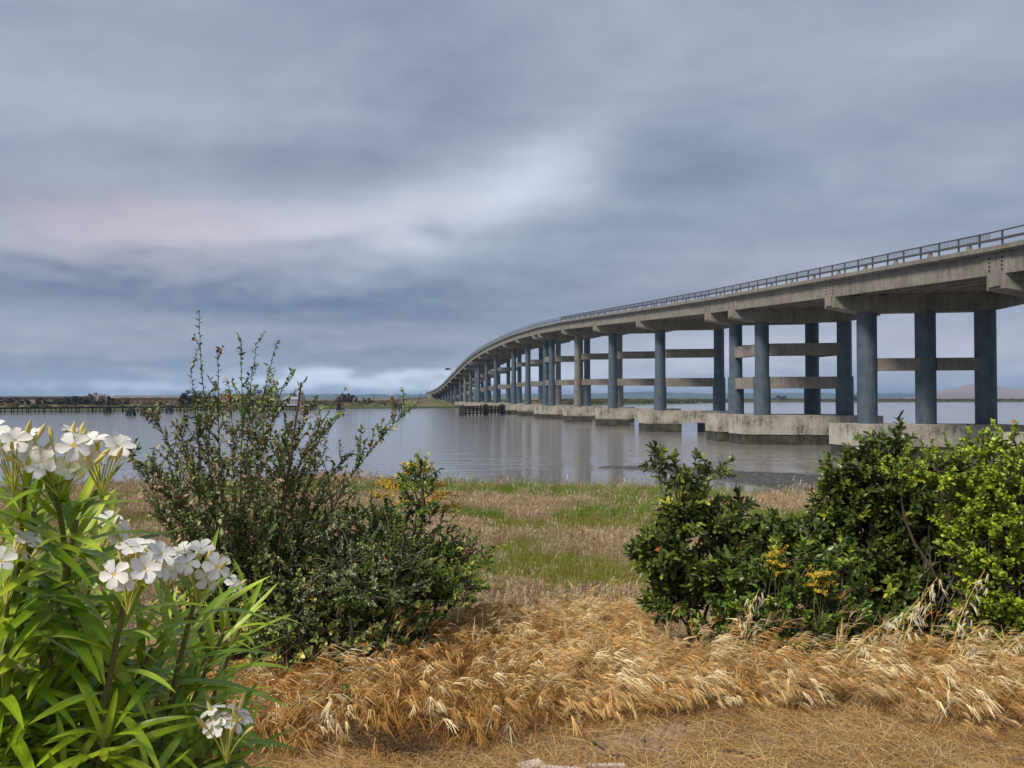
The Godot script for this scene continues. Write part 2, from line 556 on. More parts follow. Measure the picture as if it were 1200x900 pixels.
		for sg in [-1.0, 1.0]:
			b2 = MB.new()
			b2.bar(a, e, side, sg * 10.3, sg * 9.85, 1.9 if sg > 0 else 1.92, 2.3)
			part("kerb", b2.mesh(M.concrete), span)
			var edge: Vector3 = side * (sg * 10.1) + Vector3.UP * 2.3
			b2 = MB.new()
			b2.bar(a + edge, e + edge, side, -0.07, 0.07, 1.1, 1.2)
			part("top_rail", b2.mesh(M.rail), span)
			b2 = MB.new()
			b2.bar(a + edge, e + edge, side, -0.12, 0.12, 0.42, 0.6)
			part("lower_rail", b2.mesh(M.rail), span)
			var len := (e - a).length()
			var np := int(round(len / 2.4))
			var many := MB.new()
			var xf_basis := Basis(side, Vector3.UP, -fwd)
			for k in np:
				var p: Vector3 = a + (e - a) * ((k + 0.5) / np) + edge
				if sg < 0 and d1 < 220 and d0 > 40:
					part("railing_post", post_mesh, span, Transform3D(xf_basis, p))
					if k % 2 == 0: part("rail_bracket", brk_mesh, span, Transform3D(xf_basis, p + (e - a) * (0.5 / np)))
				else:
					many.box(p + Vector3.UP * 0.6, Vector3(0.09, 1.2, 0.13), xf_basis)
			if many.v.size():
				var o := part("railing_posts", many.mesh(M.rail), span)
				o.set_meta("kind", "stuff")
			if d1 < 220 and d0 > 40 and sg < 0:
				var pk := MB.new()
				var cnt := int(len / 0.16)
				for k in cnt:
					pk.box(a + (e - a) * ((k + 0.5) / cnt) + edge + Vector3.UP * 0.85, Vector3(0.022, 0.5, 0.022), xf_basis)
				part("pickets", pk.mesh(M.rail), span).set_meta("kind", "stuff")
	# timber fender that guards the channel piers
	var fn := node("timber_fender", Vector3.ZERO, "low black timber fender of piles and rails standing beside the bridge footings", "fender")
	var f0 := on_level(541, 487.5, 0); var f1 := on_level(592, 485.6, 0)
	f0 = Vector3(f0.x, 0, f0.z); f1 = Vector3(f1.x, 0, f1.z)
	var fd := (f1 - f0).normalized(); var fs := fd.cross(Vector3.UP)
	for y in [0.75, 1.7, 2.55, 3.15]:
		var b := MB.new()
		b.bar(f0, f1, fs, -0.12, 0.12, y, y + 0.42)
		part("rail", b.mesh(M.tar_wood), fn)
	for k in 24:
		var p := f0.lerp(f1, (k + 0.5) / 24.0) + fs * (0.3 if k % 2 else -0.3)
		var b := MB.new()
		var hh := rr(3.2, 4.0)
		b.tube([p - Vector3.UP * 1.5, p + Vector3.UP * hh], [0.22, 0.19], 8)
		part("pile", b.mesh(M.tar_wood), fn)
	for q in [0.0, 0.52, 0.92]:
		var b := MB.new()
		var p := f0.lerp(f1, q)
		for k in 5: b.tube([p + fs * (k * 0.4 - 0.8) - Vector3.UP, p + fs * (k * 0.4 - 0.8) + Vector3.UP * rr(3.8, 4.4)], [0.28, 0.24], 8)
		part("pile_cluster", b.mesh(M.tar_wood), fn)
	# sign and lamps on the far descent
	var sp := centre(520) + side * -10.4 + Vector3.UP * 3.9
	var sg2 := node("roadside_sign", sp, "dark rectangular road sign on a cantilever arm over the bridge edge", "sign")
	var b3 := MB.new()
	b3.box(Vector3(0, 2.4, 0), Vector3(0.25, 4.8, 0.25))
	part("post", b3.mesh(M.rail), sg2)
	b3 = MB.new()
	b3.box(Vector3(-1.7, 4.5, 0), Vector3(3.3, 0.2, 0.2))
	part("arm", b3.mesh(M.rail), sg2)
	b3 = MB.new()
	b3.box(Vector3(-2.6, 4.4, 0.2), Vector3(3.0, 1.3, 0.12))
	part("panel", b3.mesh(M.dark), sg2)

# ------------------------------------------------------------------ far shore
var shore_px := [[-500, 487.9], [-200, 485.1], [30, 483.0], [240, 481.15], [372, 480.0], [386, 479.0], [500, 478.4], [560, 478.0], [610, 477.2], [640, 475.6], [700, 474.6], [790, 473.4], [840, 472.2], [880, 471.5], [1200, 471.2], [1700, 471.2]]

func far_height(back: float, px: float, x: float, z: float) -> float:
	var base := table([[-500, 3.2], [372, 3.1], [470, 2.9], [540, 3.6], [620, 3.8], [840, 3.4], [1200, 3.2], [1700, 3.2]], px)
	var y := lerpf(-0.6, 1.0, smoothstep(0.0, 4.0, back))
	y += (base - 1.0) * smoothstep(6.0, 45.0, back)
	y += nz.get_noise_2d(x * 0.5, z * 0.5) * 0.6 * smoothstep(10.0, 60.0, back)
	# embankment under the far end of the bridge
	var hump := exp(-pow((px - 497.0) / 26.0, 2.0)) * smoothstep(60.0, 220.0, back) * 3.2
	return y + hump

func build_far_shore():
	var b := MB.new()
	var backs := [0.0, 2.0, 4.0, 8.0, 14.0, 24.0, 45.0, 80.0, 130.0, 200.0, 320.0, 600.0, 1400.0, 4000.0, 11000.0]
	var pxs := steps(-500, 1700, 260)
	var w := pxs.size()
	for px in pxs:
		var py := table(shore_px, px)
		var p0 := on_level(px, py, 0.0)
		var dir := Vector3(p0.x, 0, p0.z).normalized()
		for bk in backs:
			var p: Vector3 = p0 + dir * (bk + nz.get_noise_2d(px * 3.0, 5.0) * 2.0)
			p.y = far_height(bk, px, p.x, p.z)
			var g := nz.get_noise_2d(p.x * 0.9, p.z * 0.5) * 0.5 + nz2.get_noise_2d(p.x * 1.4, p.z * 1.2) * 0.5
			var green := Color(.075, .12, .02); var brown := Color(.14, .10, .055); var tan := Color(.30, .20, .09)
			var k := smoothstep(12.0, 40.0, bk)
			var cc := green.lerp(brown, clampf(k * 0.75 + g * 1.2, 0, 1))
			cc = cc.lerp(tan, clampf(smoothstep(0.05, 0.3, g) * k, 0, 0.8))
			if bk < 3.0: cc = Color(.03, .028, .02)
			b.col = cc
			b.vert(p, Vector3.UP, Vector2.ZERO)
	var kk := backs.size()
	for i in w - 1:
		for j in kk - 1:
			var a := i * kk + j
			b.tri(a, a + 1, a + kk + 1); b.tri(a, a + kk + 1, a + kk)
	var fm := mat(1, 1, 1, 0.95)
	fm.vertex_color_use_as_albedo = true
	top("far_shore", b.mesh(fm, true), "flat green and brown marsh land along the opposite bank", "land", "", "structure")
	# hills on the horizon
	hill("hills", [[250, 3], [300, 4], [325, 5.5], [350, 4], [400, 4.6], [450, 4], [520, 5], [600, 4.5], [680, 5], [760, 7], [830, 5], [880, 5.5], [960, 6], [1010, 4.5], [1060, 6], [1120, 5], [1200, 6], [1400, 5]], 7600.0, Color(.10, .13, .10), "low blue hills along the horizon beyond the river")
	hill("hills", [[1040, -2], [1075, 2], [1095, 7], [1120, 12], [1140, 16], [1160, 14.5], [1185, 10.5], [1200, 11], [1230, 12], [1300, 9], [1420, 2]], 5200.0, Color(.28, .21, .19), "mauve tan hill rising beyond the far marsh")

func hill(nm: String, line: Array, d: float, col: Color, label: String):
	var b := MB.new()
	var x0: float = line[0][0]; var x1: float = line[line.size() - 1][0]
	var k := 160
	var rows := 9
	for i in k + 1:
		var px := lerpf(x0, x1, float(i) / k)
		var hp := table(line, px) + nz.get_noise_2d(px * 4.0, d) * 1.2
		for j in rows:
			var f := float(j) / (rows - 1)
			var dd := d * (0.86 + 0.14 * f)
			var p := at(px, 466.3, dd)
			var rise := hp / FOC * d + EYE.y
			p.y = maxf(rise * pow(f, 0.8), 0.0) + nz2.get_noise_2d(p.x * 0.05, p.z * 0.05) * rise * 0.14 * f
			b.col = col * (1.0 + 0.3 * nz.get_noise_2d(p.x * 0.03, p.z * 0.03))
			b.vert(p, Vector3.UP)
	for i in k:
		for j in rows - 1:
			var a := i * rows + j
			b.tri(a, a + 1, a + rows + 1); b.tri(a, a + rows + 1, a + rows)
	var m := mat(1, 1, 1, 1.0)
	m.vertex_color_use_as_albedo = true
	# smooth normals
	for i in k + 1:
		for j in rows:
			var a := i * rows + j
			var px_: Vector3 = b.v[mini(i + 1, k) * rows + j] - b.v[maxi(i - 1, 0) * rows + j]
			var pz_: Vector3 = b.v[i * rows + mini(j + 1, rows - 1)] - b.v[i * rows + maxi(j - 1, 0)]
			var nn := px_.cross(pz_).normalized()
			b.n[a] = nn if nn.y > 0 else -nn
	top(nm, b.mesh(m, true), label, "hills", "", "structure")

var tree_parts := []

func make_tree_meshes():
	for v in 3:
		var t := MB.new()
		t.tube([Vector3(0, -0.05, 0), Vector3(0.01, 0.2, 0), Vector3(-0.01, 0.55, 0.01)], [0.035, 0.028, 0.012], 7)
		for k in 5:
			var a := TAU * k / 5.0 + v
			t.tube([Vector3(0, 0.2 + 0.06 * k, 0), Vector3(cos(a) * 0.16, 0.36 + 0.07 * k, sin(a) * 0.16)], [0.014, 0.005], 5)
		var c := MB.new()
		var lobes := []
		for k in 14 + v * 2:
			var h := rr(0.16, 0.88)
			var rad: float = [0.42, 0.30, 0.50][v] * (1.0 - absf(h - 0.45) * 0.9)
			var a := rr(0, TAU)
			lobes.append([Vector3(cos(a) * rad * rr(0.2, 1), h, sin(a) * rad * rr(0.2, 1)), rr(0.10, 0.17)])
		for q in 1500:
			var l: Array = lobes[q % lobes.size()]
			var dd := rvec()
			var p: Vector3 = l[0] + dd * l[1] * pow(rng.randf(), 0.3)
			var x := rvec() * rr(0.016, 0.04); var y := rvec() * rr(0.016, 0.04)
			var nn := (x.cross(y).normalized())
			if nn.dot(dd) < 0: nn = -nn
			var i := c.vert(p - x, (nn + dd).normalized()); c.vert(p + y, (nn + dd).normalized()); c.vert(p + x, (nn + dd).normalized()); c.vert(p - y, (nn + dd).normalized())
			c.tri(i, i + 1, i + 2); c.tri(i, i + 2, i + 3)
		tree_parts.append([t, c])

func tree(px: float, base_py: float, top_py: float, d: float, v: int, m: Material, label: String, group: String, wide := 1.0):
	var p := at(px, base_py, d)
	var h := (base_py - top_py) / FOC * d
	p.y -= 0.3
	var o := node("tree", p, label, "tree", group)
	var s := Basis.from_scale(Vector3(h * wide, h * 1.05, h * wide)).rotated(Vector3.UP, rr(0, TAU))
	part("trunk", tree_parts[v][2], o, Transform3D(s))
	var c := part("crown", tree_parts[v][3], o, Transform3D(s))
	c.material_override = m

func build_far_things():
	# wharf on piles
	var wf := node("wharf", Vector3.ZERO, "long dark timber wharf on many piles along the opposite bank", "wharf")
	var w0 := on_level(-60, 484.9, 0); var w1 := on_level(372, 480.9, 0)
	var wd := (w1 - w0).normalized(); var ws := wd.cross(Vector3.UP)
	if ws.z > 0: ws = -ws
	var b := MB.new()
	b.bar(w0, w1, ws, -0.4, 7.5, 1.75, 2.35)
	part("deck", b.mesh(M.tar_wood), wf)
	b = MB.new()
	b.bar(w0, w1, ws, -0.5, -0.2, 2.35, 2.6)
	part("edge_beam", b.mesh(M.tar_wood), wf)
	var pile := MB.new()
	pile.tube([Vector3(0, -1.5, 0), Vector3(0, 1.8, 0)], [0.2, 0.2], 7)
	var pm := pile.mesh(M.tar_wood)
	var len := (w1 - w0).length()
	var k := int(len / 1.55)
	for i in k:
		if i % 9 == 4: continue
		part("pile", pm, wf, Transform3D(Basis(), w0 + wd * (len * (i + 0.5) / k + rr(-0.2, 0.2))))
	for i in k / 4:
		part("rear_pile", pm, wf, Transform3D(Basis(), w0 + ws * 3.5 + wd * (len * (i + 0.5) * 4.0 / k)))
	# pile clusters in the water
	for q in [[126, 484.8, 5, "thin cluster of leaning mooring piles in front of wharf"], [153.5, 487, 9, "thick dark cluster of mooring piles in front of the wharf, next to its twin"], [170, 486.4, 9, "thick dark cluster of mooring piles in front of the wharf, next to its twin"], [184, 484.6, 7, "squat mooring pile cluster close to the wharf edge"], [198, 484.2, 7, "squat mooring pile cluster close to the wharf edge"], [397, 480.4, 8, "dark block of piles standing off the green bank beside round trees"], [463, 479.8, 4, "slim upright piles standing off the bank near the bridge ramp"], [470, 481.6, 5, "taller broken piles standing off the bank near the bridge ramp"]]:
		var p := on_level(q[0], q[1], 0)
		var o := node("mooring_piles", Vector3(p.x, 0, p.z), q[3], "piles", "mooring piles off the opposite bank")
		var dd := -p.z
		for i in q[2]:
			var a: float = TAU * i / q[2]
			var r0 := 2.1 if q[2] == 9 else 1.6
			b = MB.new()
			b.tube([Vector3(cos(a) * r0, -1.5, sin(a) * r0), Vector3(cos(a) * r0 * 0.45, rr(2.6, 3.6) * dd / 330.0, sin(a) * r0 * 0.45)], [0.3, 0.26], 7)
			part("pile", b.mesh(M.tar_wood), o)
		b = MB.new()
		b.tube([Vector3(0, 1.5, 0), Vector3(0, 2.1, 0)], [1.35, 1.3], 12)
		part("cable_band", b.mesh(M.dark), o)
	# warehouses
	var beige := tri_mat(ramp_tex(128, 128, [[noise_bytes(31, 0.05, 3, 128, 128), 0.8]], [Color(.25, .19, .17), Color(.34, .265, .235), Color(.43, .34, .30)]), 0.05)
	warehouse(at(-70, 474.6, 430), at(82, 474.6, 432), 4.9, Color(.17, .13, .12), beige, "long low warehouse with a flat dark roof edge behind trees", 14, false)
	warehouse(at(124, 474.8, 440), at(232, 474.6, 448), 5.7, Color(.20, .17, .17), beige, "long pale warehouse with a yellow stripe along its wall", 16, true)
	# tan shed
	var sh := node("storage_shed", at(273, 474.6, 470), "tan flat roofed shed with a dark open bay behind bare shrubs", "shed")
	var shed_wall := mat(.36, .27, .17, .9)
	for q in [[Vector3(0, 3.2, -9.9), Vector3(16, 6.4, .2)], [Vector3(-7.9, 3.2, -5), Vector3(.2, 6.4, 9.6)], [Vector3(7.9, 3.2, -5), Vector3(.2, 6.4, 9.6)], [Vector3(0, 4.95, -.1), Vector3(16, 2.9, .2)], [Vector3(0, .85, -.1), Vector3(16, 1.7, .2)], [Vector3(-6.25, 2.6, -.1), Vector3(3.5, 1.8, .2)], [Vector3(7.25, 2.6, -.1), Vector3(1.5, 1.8, .2)]]:
		b = MB.new(); b.box(q[0], q[1]); part("wall", b.mesh(shed_wall), sh)
	b = MB.new(); b.box(Vector3(0, 6.6, -5), Vector3(16.8, 0.4, 10.8)); part("roof", b.mesh(mat(.30, .24, .17, .9)), sh)
	# hopper tower
	var hp := node("hopper_tower", at(114, 474.6, 452), "square concrete tower with a long conveyor gallery beside the warehouse", "tower")
	hp.scale = Vector3(1, .78, 1)
	b = MB.new(); b.box(Vector3(-1.5, 3.6, 0), Vector3(9, 7.2, 8)); part("base_block", b.mesh(mat(.36, .28, .26, .9)), hp)
	b = MB.new(); b.box(Vector3(-1.2, 8.0, 0), Vector3(1.6, 2.4, 2)); part("shaft", b.mesh(mat(.26, .17, .14, .9)), hp)
	b = MB.new(); b.box(Vector3(1.6, 8.1, 0), Vector3(9, 0.5, 1)); part("gallery", b.mesh(mat(.32, .25, .24, .9)), hp)
	for i in 3:
		b = MB.new(); b.box(Vector3(1.0 + 1.8 * i, 7.4, 0), Vector3(0.25, 1.3, 0.25)); part("gallery_leg", b.mesh(mat(.26, .2, .18, .9)), hp)
	# small white house
	var hs := node("white_house", at(342.5, 476.2, 420), "small white wooden house with a brown chimney on the wharf end", "house")
	b = MB.new(); b.box(Vector3(0, 1.9, 0), Vector3(8.6, 3.8, 6)); part("wall", b.mesh(mat(.42, .47, .52, .8)), hs)
	b = MB.new()
	b.hexa([Vector3(-4.7, 3.8, 3.4), Vector3(4.7, 3.8, 3.4), Vector3(4.7, 3.8, -3.4), Vector3(-4.7, 3.8, -3.4), Vector3(-3.4, 5.2, 0.1), Vector3(3.4, 5.2, 0.1), Vector3(3.4, 5.2, -0.1), Vector3(-3.4, 5.2, -0.1)])
	var rf := part("roof", b.mesh(mat(.33, .36, .40, .8)), hs)
	b = MB.new(); b.box(Vector3(0.9, 6.0, -0.8), Vector3(1.3, 2.4, 1.2)); part("chimney", b.mesh(mat(.10, .07, .06, .9)), rf)
	for i in 4:
		b = MB.new(); b.box(Vector3(-2.7 + i * 1.8, 2.1, 3.03), Vector3(1.1, 1.5, 0.1)); part("window", b.mesh(mat(.30, .24, .15, .4)), hs)
	# trees
	make_tree_meshes()
	var dark := leaf_mat(.022, .035, .022, 0.8, 0.0, false)
	var olive := leaf_mat(.035, .045, .02, 0.8, 0.0, false)
	var purple := leaf_mat(.05, .035, .028, 0.8, 0.0, false)
	for i in 3:
		tree_parts[i].append(tree_parts[i][0].mesh(M.bark)); tree_parts[i].append(tree_parts[i][1].mesh(dark))
	for q in [[2, 465.2, 1.3], [11, 465.4, 1.4], [21, 465, 1.3], [31, 465.6, 1.4], [46, 464.8, 1.4], [53, 465.8, 1.2], [63, 466, 1.2], [69, 466.5, 1.2], [76, 464.4, 1.2], [81, 465.4, 1.0]]:
		tree(q[0], 475.2, q[1], 405 + rr(-4, 4), int(rr(0, 2.99)), dark, "dark round tree in the row before the flat roofed warehouse", "trees before the flat roofed warehouse", q[2])
	for q in [[88, 463, 1.0], [95, 465, .9], [104.5, 460.6, .8], [100, 466, .9], [110, 464, 1.0], [119, 465.5, 1.1], [127, 462.6, .7], [133, 466, 1.1], [139, 467.5, .9]]:
		tree(q[0], 475.2, q[1], 410 + rr(-5, 5), int(rr(0, 2.99)), dark, "dark rough tree in the clump between the two warehouses", "trees between the two warehouses", q[2])
	tree(149, 475, 466.8, 405, 2, dark, "small dark round tree before the yellow striped wall, beside the clump", "", 1.0)
	tree(187.5, 475, 466.4, 405, 0, dark, "small dark tree with an open crown before the yellow striped wall", "", 0.9)
	for q in [[221, 455, 1.0], [231, 457, 1.0], [213, 464, .9]]:
		tree(q[0], 476, q[1], 400 + rr(-4, 4), int(rr(0, 2.99)), dark, "tall dark tree at the far end of the striped warehouse", "tall trees at the end of the striped warehouse", q[2])
	for q in [[250, 463, .9], [296, 458, 1.0], [304, 455, 1.0], [312, 459, .9]]:
		tree(q[0], 477, q[1], 405 + rr(-4, 4), int(rr(0, 2.99)), olive, "bushy dark green tree beside the tan shed", "trees beside the tan shed", q[2])
	for q in [[398, 464, 1.1], [405, 460.2, 1.2], [411, 461.5, 1.1]]:
		tree(q[0], 473.5, q[1], 560 + rr(-6, 6), 2, purple, "broad purplish tree in the clump above the green bank", "trees in the round clump above the green bank", q[2])
	tree(417.5, 473.5, 464.4, 552, 1, olive, "conical dark tree directly beside the round clump", "", 0.8)
	tree(426, 473.6, 465.3, 548, 0, dark, "low conical tree standing alone between round clump and ramp", "", 0.9)
	tree(433, 473, 465.3, 560, 2, dark, "smallest round tree at the foot of the ramp", "", 0.8)
	for q in [[907, 465.5, 1.3], [913, 462.8, 1.4], [919, 463.4, 1.3], [1007, 461, 1.1], [1001, 463, 1.2]]:
		tree(q[0], 468.8, q[1], 1230, 2, olive, "dark bush on the far marsh seen between bridge columns", "bushes on the far marsh", q[2])
	# low scrub on the far marsh
	var sc := MB.new()
	for i in 60:
		var dd := rvec(); dd.y = absf(dd.y)
		var p := Vector3(dd.x * 1.6, dd.y * 0.8, dd.z * 1.6) * rr(0.5, 1.0)
		var x := rvec() * 0.5; var y := rvec() * 0.4
		var j := sc.vert(p - x, dd); sc.vert(p + y, dd); sc.vert(p + x, dd); sc.vert(p - y, dd)
		sc.tri(j, j + 1, j + 2); sc.tri(j, j + 2, j + 3)
	var xfs := []; var cols := []
	for i in 7200:
		var px := rr(-100, 1500)
		var bk := pow(rng.randf(), 1.6) * 420.0 + 14.0
		if px > 470 and px < 530: continue
		var p0 := on_level(px, table(shore_px, px), 0)
		var p := p0 + Vector3(p0.x, 0, p0.z).normalized() * bk
		p.y = far_height(bk, px, p.x, p.z) - 0.2
		if px < 380 and bk < 25: continue
		var s := rr(0.5, 1.3) * (1.6 if px > 640 else 0.8)
		xfs.append(Transform3D(Basis.from_scale(Vector3(s * rr(1, 2), s * rr(.7, 1.3), s)), p))
		cols.append([Color(.05, .065, .02), Color(.10, .09, .035), Color(.14, .09, .05), Color(.035, .05, .018)][i % 4])
	var so := scatter("scrub", sc.mesh(leaf_mat(1, 1, 1, .9, 0.0)), xfs, cols, self)
	meta(so, "low olive scrub spread over the opposite marsh", "scrub", "", "stuff")
	# light poles
	for q in [[438, 472.5, 462.6, 560, false], [476, 469, 461, 760, false], [480, 469, 463.5, 720, false], [499, 466.5, 457, 720, true], [493, 467, 459.5, 780, true], [444, 472, 465.5, 600, false], [448, 472, 465.8, 620, false]]:
		var p := at(q[0], q[1], q[3])
		var h: float = (q[1] - q[2]) / FOC * q[3]
		var o := node("light_pole", p, "tall curved street lamp near the bridge end" if q[4] else "thin straight utility pole on the opposite bank", "lamp post" if q[4] else "pole", "street lamps near the bridge end" if q[4] else "utility poles on the opposite bank")
		b = MB.new(); b.tube([Vector3(0, -1, 0), Vector3(0, h, 0)], [0.22, 0.16], 6); part("mast", b.mesh(M.rail), o)
		if q[4]:
			b = MB.new(); b.tube([Vector3(0, h, 0), Vector3(1.2, h + 0.8, 0), Vector3(3.4, h + 1.1, 0)], [0.14, 0.12, 0.1], 6); part("arm", b.mesh(M.rail), o)
	# ramp that climbs to the bridge end
	b = MB.new()
	var rp := [at(420, 471.8, 760), at(460, 469.2, 780), at(486, 467.0, 790), at(500, 466.0, 800)]
	for i in 3:
		b.bar(rp[i], rp[i + 1], Vector3(0, 0, -1), 0, 12, -1.4, 0.6)
	top("approach_road", b.mesh(M.concrete), "raised approach road climbing to the bridge end", "road", "", "structure")
	# parked cars
	var cb := MB.new()
	cb.hexa([Vector3(-2.2, .35, -.85), Vector3(2.2, .35, -.85), Vector3(2.2, .35, .85), Vector3(-2.2, .35, .85), Vector3(-2.15, .95, -.8), Vector3(2.15, .85, -.8), Vector3(2.15, .85, .8), Vector3(-2.15, .95, .8)])
	var cc := MB.new()
	cc.hexa([Vector3(-1.7, .93, -.78), Vector3(1.0, .93, -.78), Vector3(1.0, .93, .78), Vector3(-1.7, .93, .78), Vector3(-1.2, 1.5, -.65), Vector3(.4, 1.5, -.65), Vector3(.4, 1.5, .65), Vector3(-1.2, 1.5, .65)])
	var wb := MB.new()
	wb.tube([Vector3(0, 0, -.1), Vector3(0, 0, .1)], [.34, .34], 12)
	var white := mat(.72, .72, .74, .35); var black := mat(.03, .03, .04, .2)
	var bm := cb.mesh(white); var gm := cc.mesh(black); var wm := wb.mesh(M.dark)
	for q in [[146, 475.3, 425, 0], [160, 475.3, 425, 0], [172, 475.3, 425, 0], [178, 475.3, 425, 0], [200, 475.2, 425, 0], [492.5, 474.2, 555, 1], [520, 474.4, 560, 1]]:
		var o := node("parked_car", at(q[0], q[1], q[2]), "white car parked along the striped warehouse" if q[3] == 0 else "white car parked on the bank below the bridge end", "car", "cars parked along the striped warehouse" if q[3] == 0 else "cars parked below the bridge end")
		o.scale = Vector3.ONE * (1.0 if q[3] == 0 else 1.3)
		part("body", bm, o); part("cabin", gm, o)
		for x in [-1.35, 1.35]:
			for z in [-0.8, 0.8]: part("wheel", wm, o, Transform3D(Basis(), Vector3(x, .34, z)))

func warehouse(p0: Vector3, p1: Vector3, h: float, roofc: Color, wallm: Material, label: String, bays: int, stripe: bool):
	var o := node("warehouse", p0, label, "warehouse")
	var e := p1 - p0
	e.y = 0
	var s := Vector3(0, 0, -1)
	var b := MB.new()
	b.bar(Vector3.ZERO, e, s, 0, 30, -1.0, h - (1.5 if stripe else 0.8))
	part("wall", b.mesh(wallm), o)
	b = MB.new()
	if stripe:
		b.hexa([s * -0.8 + Vector3.UP * (h - 1.7), e + s * -0.8 + Vector3.UP * (h - 1.7), e + s * 31 + Vector3.UP * (h - 1.7), s * 31 + Vector3.UP * (h - 1.7), s * 12 + Vector3.UP * h, e + s * 12 + Vector3.UP * h, e + s * 18 + Vector3.UP * h, s * 18 + Vector3.UP * h])
	else:
		b.bar(Vector3.ZERO, e, s, -0.6, 31, h - 0.8, h)
	part("roof", b.mesh(mat(roofc.r, roofc.g, roofc.b, .8)), o)
	if stripe:
		b = MB.new(); b.bar(Vector3.ZERO, e, s, -0.1, 0, h - 3.0, h - 2.2); part("stripe", b.mesh(mat(.50, .30, .08, .8)), o)
		for i in 5:
			b = MB.new()
			var q := e * (0.15 + i * 0.17)
			b.bar(q, q + e * 0.1, s, 0.2, 0.9, h - 1.4, h - 1.05)
			part("skylight", b.mesh(mat(.16, .27, .27, .4)), o)
	for i in bays:
		b = MB.new()
		var q := e * ((i + 0.25) / bays)
		b.bar(q, q + e * (0.45 / bays), s, -0.05, 0, 0.2, 2.4)
		part("door", b.mesh(mat(.16, .11, .10, .8)), o)

# ------------------------------------------------------------------ plants
func leaf_mesh(ln: float, wd: float, fold: float, droop: float, rows: int, m: Material, shape := 0, colors := false) -> ArrayMesh:
	var b := MB.new()
	for i in rows + 1:
		var f := float(i) / rows
		var w := 0.0
		if shape == 0: w = wd * pow(sin(PI * clampf(pow(f, 0.8), 0.0, 1.0)), 0.75)
		elif shape == 1: w = wd * sqrt(maxf(0.0, 1.0 - pow(2.0 * pow(f, 1.25) - 1.0, 2.0)))
		else: w = wd * (0.25 + 0.95 * f) * sqrt(maxf(0.0, 1.0 - pow(f, 5.0)))
		if i == rows: w = wd * 0.03
		var ang := droop * f
		var y := ln * f * cos(ang * 0.6)
		var z := -ln * f * sin(ang * 0.6)
		var nn := Vector3(0, sin(ang), cos(ang))
		for s in [-1.0, 0.0, 1.0]:
			b.vert(Vector3(s * w, y, z + absf(s) * w * fold), (nn + Vector3(-s * fold, 0, 0)).normalized(), Vector2(0.5 + 0.5 * s, f))
	for i in rows:
		for s in 2:
			var a := i * 3 + s
			b.tri(a, a + 1, a + 4); b.tri(a, a + 4, a + 3)
	return b.mesh(m, colors)

# puts the leaves of a plant: the ones that show largest as parts, the rest as one mass
func put_leaves(o: Node3D, meshes: Array, mats: Array, tints: Array, xfs: Array, kinds: Array, most := 280):
	var cell := {}
	var cs := 3.0
	for tries in 12:
		cell.clear()
		for i in xfs.size():
			var w: Vector3 = o.position + xfs[i].origin
			var q := pixel(w)
			if q.x < -20 or q.x > 1220 or q.y > 920: continue
			var key := Vector2i(int(q.x / cs), int(q.y / cs))
			var dist := (w - EYE).length()
			if not cell.has(key) or dist < cell[key][0]: cell[key] = [dist, i]
		if cell.size() <= most: break
		cs *= 1.25
	var chosen := {}
	for k in cell: chosen[cell[k][1]] = true
	var rest := []; var cols := []
	for m in meshes: rest.append([]); cols = cols
	var rc := []
	for m in meshes: rc.append([])
	for i in xfs.size():
		var mi: int = i % meshes.size()
		var ti: int = kinds[i]
		if chosen.has(i):
			var l := part("leaf", meshes[mi], o, xfs[i])
			l.material_override = mats[ti]
		else:
			rest[mi].append(xfs[i])
			var tc: Color = tints[ti]
			rc[mi].append(tc * rr(0.8, 1.2))
	for mi in meshes.size():
		if rest[mi].size(): scatter("foliage", meshes[mi], rest[mi], rc[mi], o)

func bend(a: Vector3, c: Vector3, sag: Vector3, k: int) -> Array:
	var o := []
	for i in k + 1:
		var f := float(i) / k
		o.append(a.lerp(c, f) + sag * (4.0 * f * (1.0 - f)))
	return o

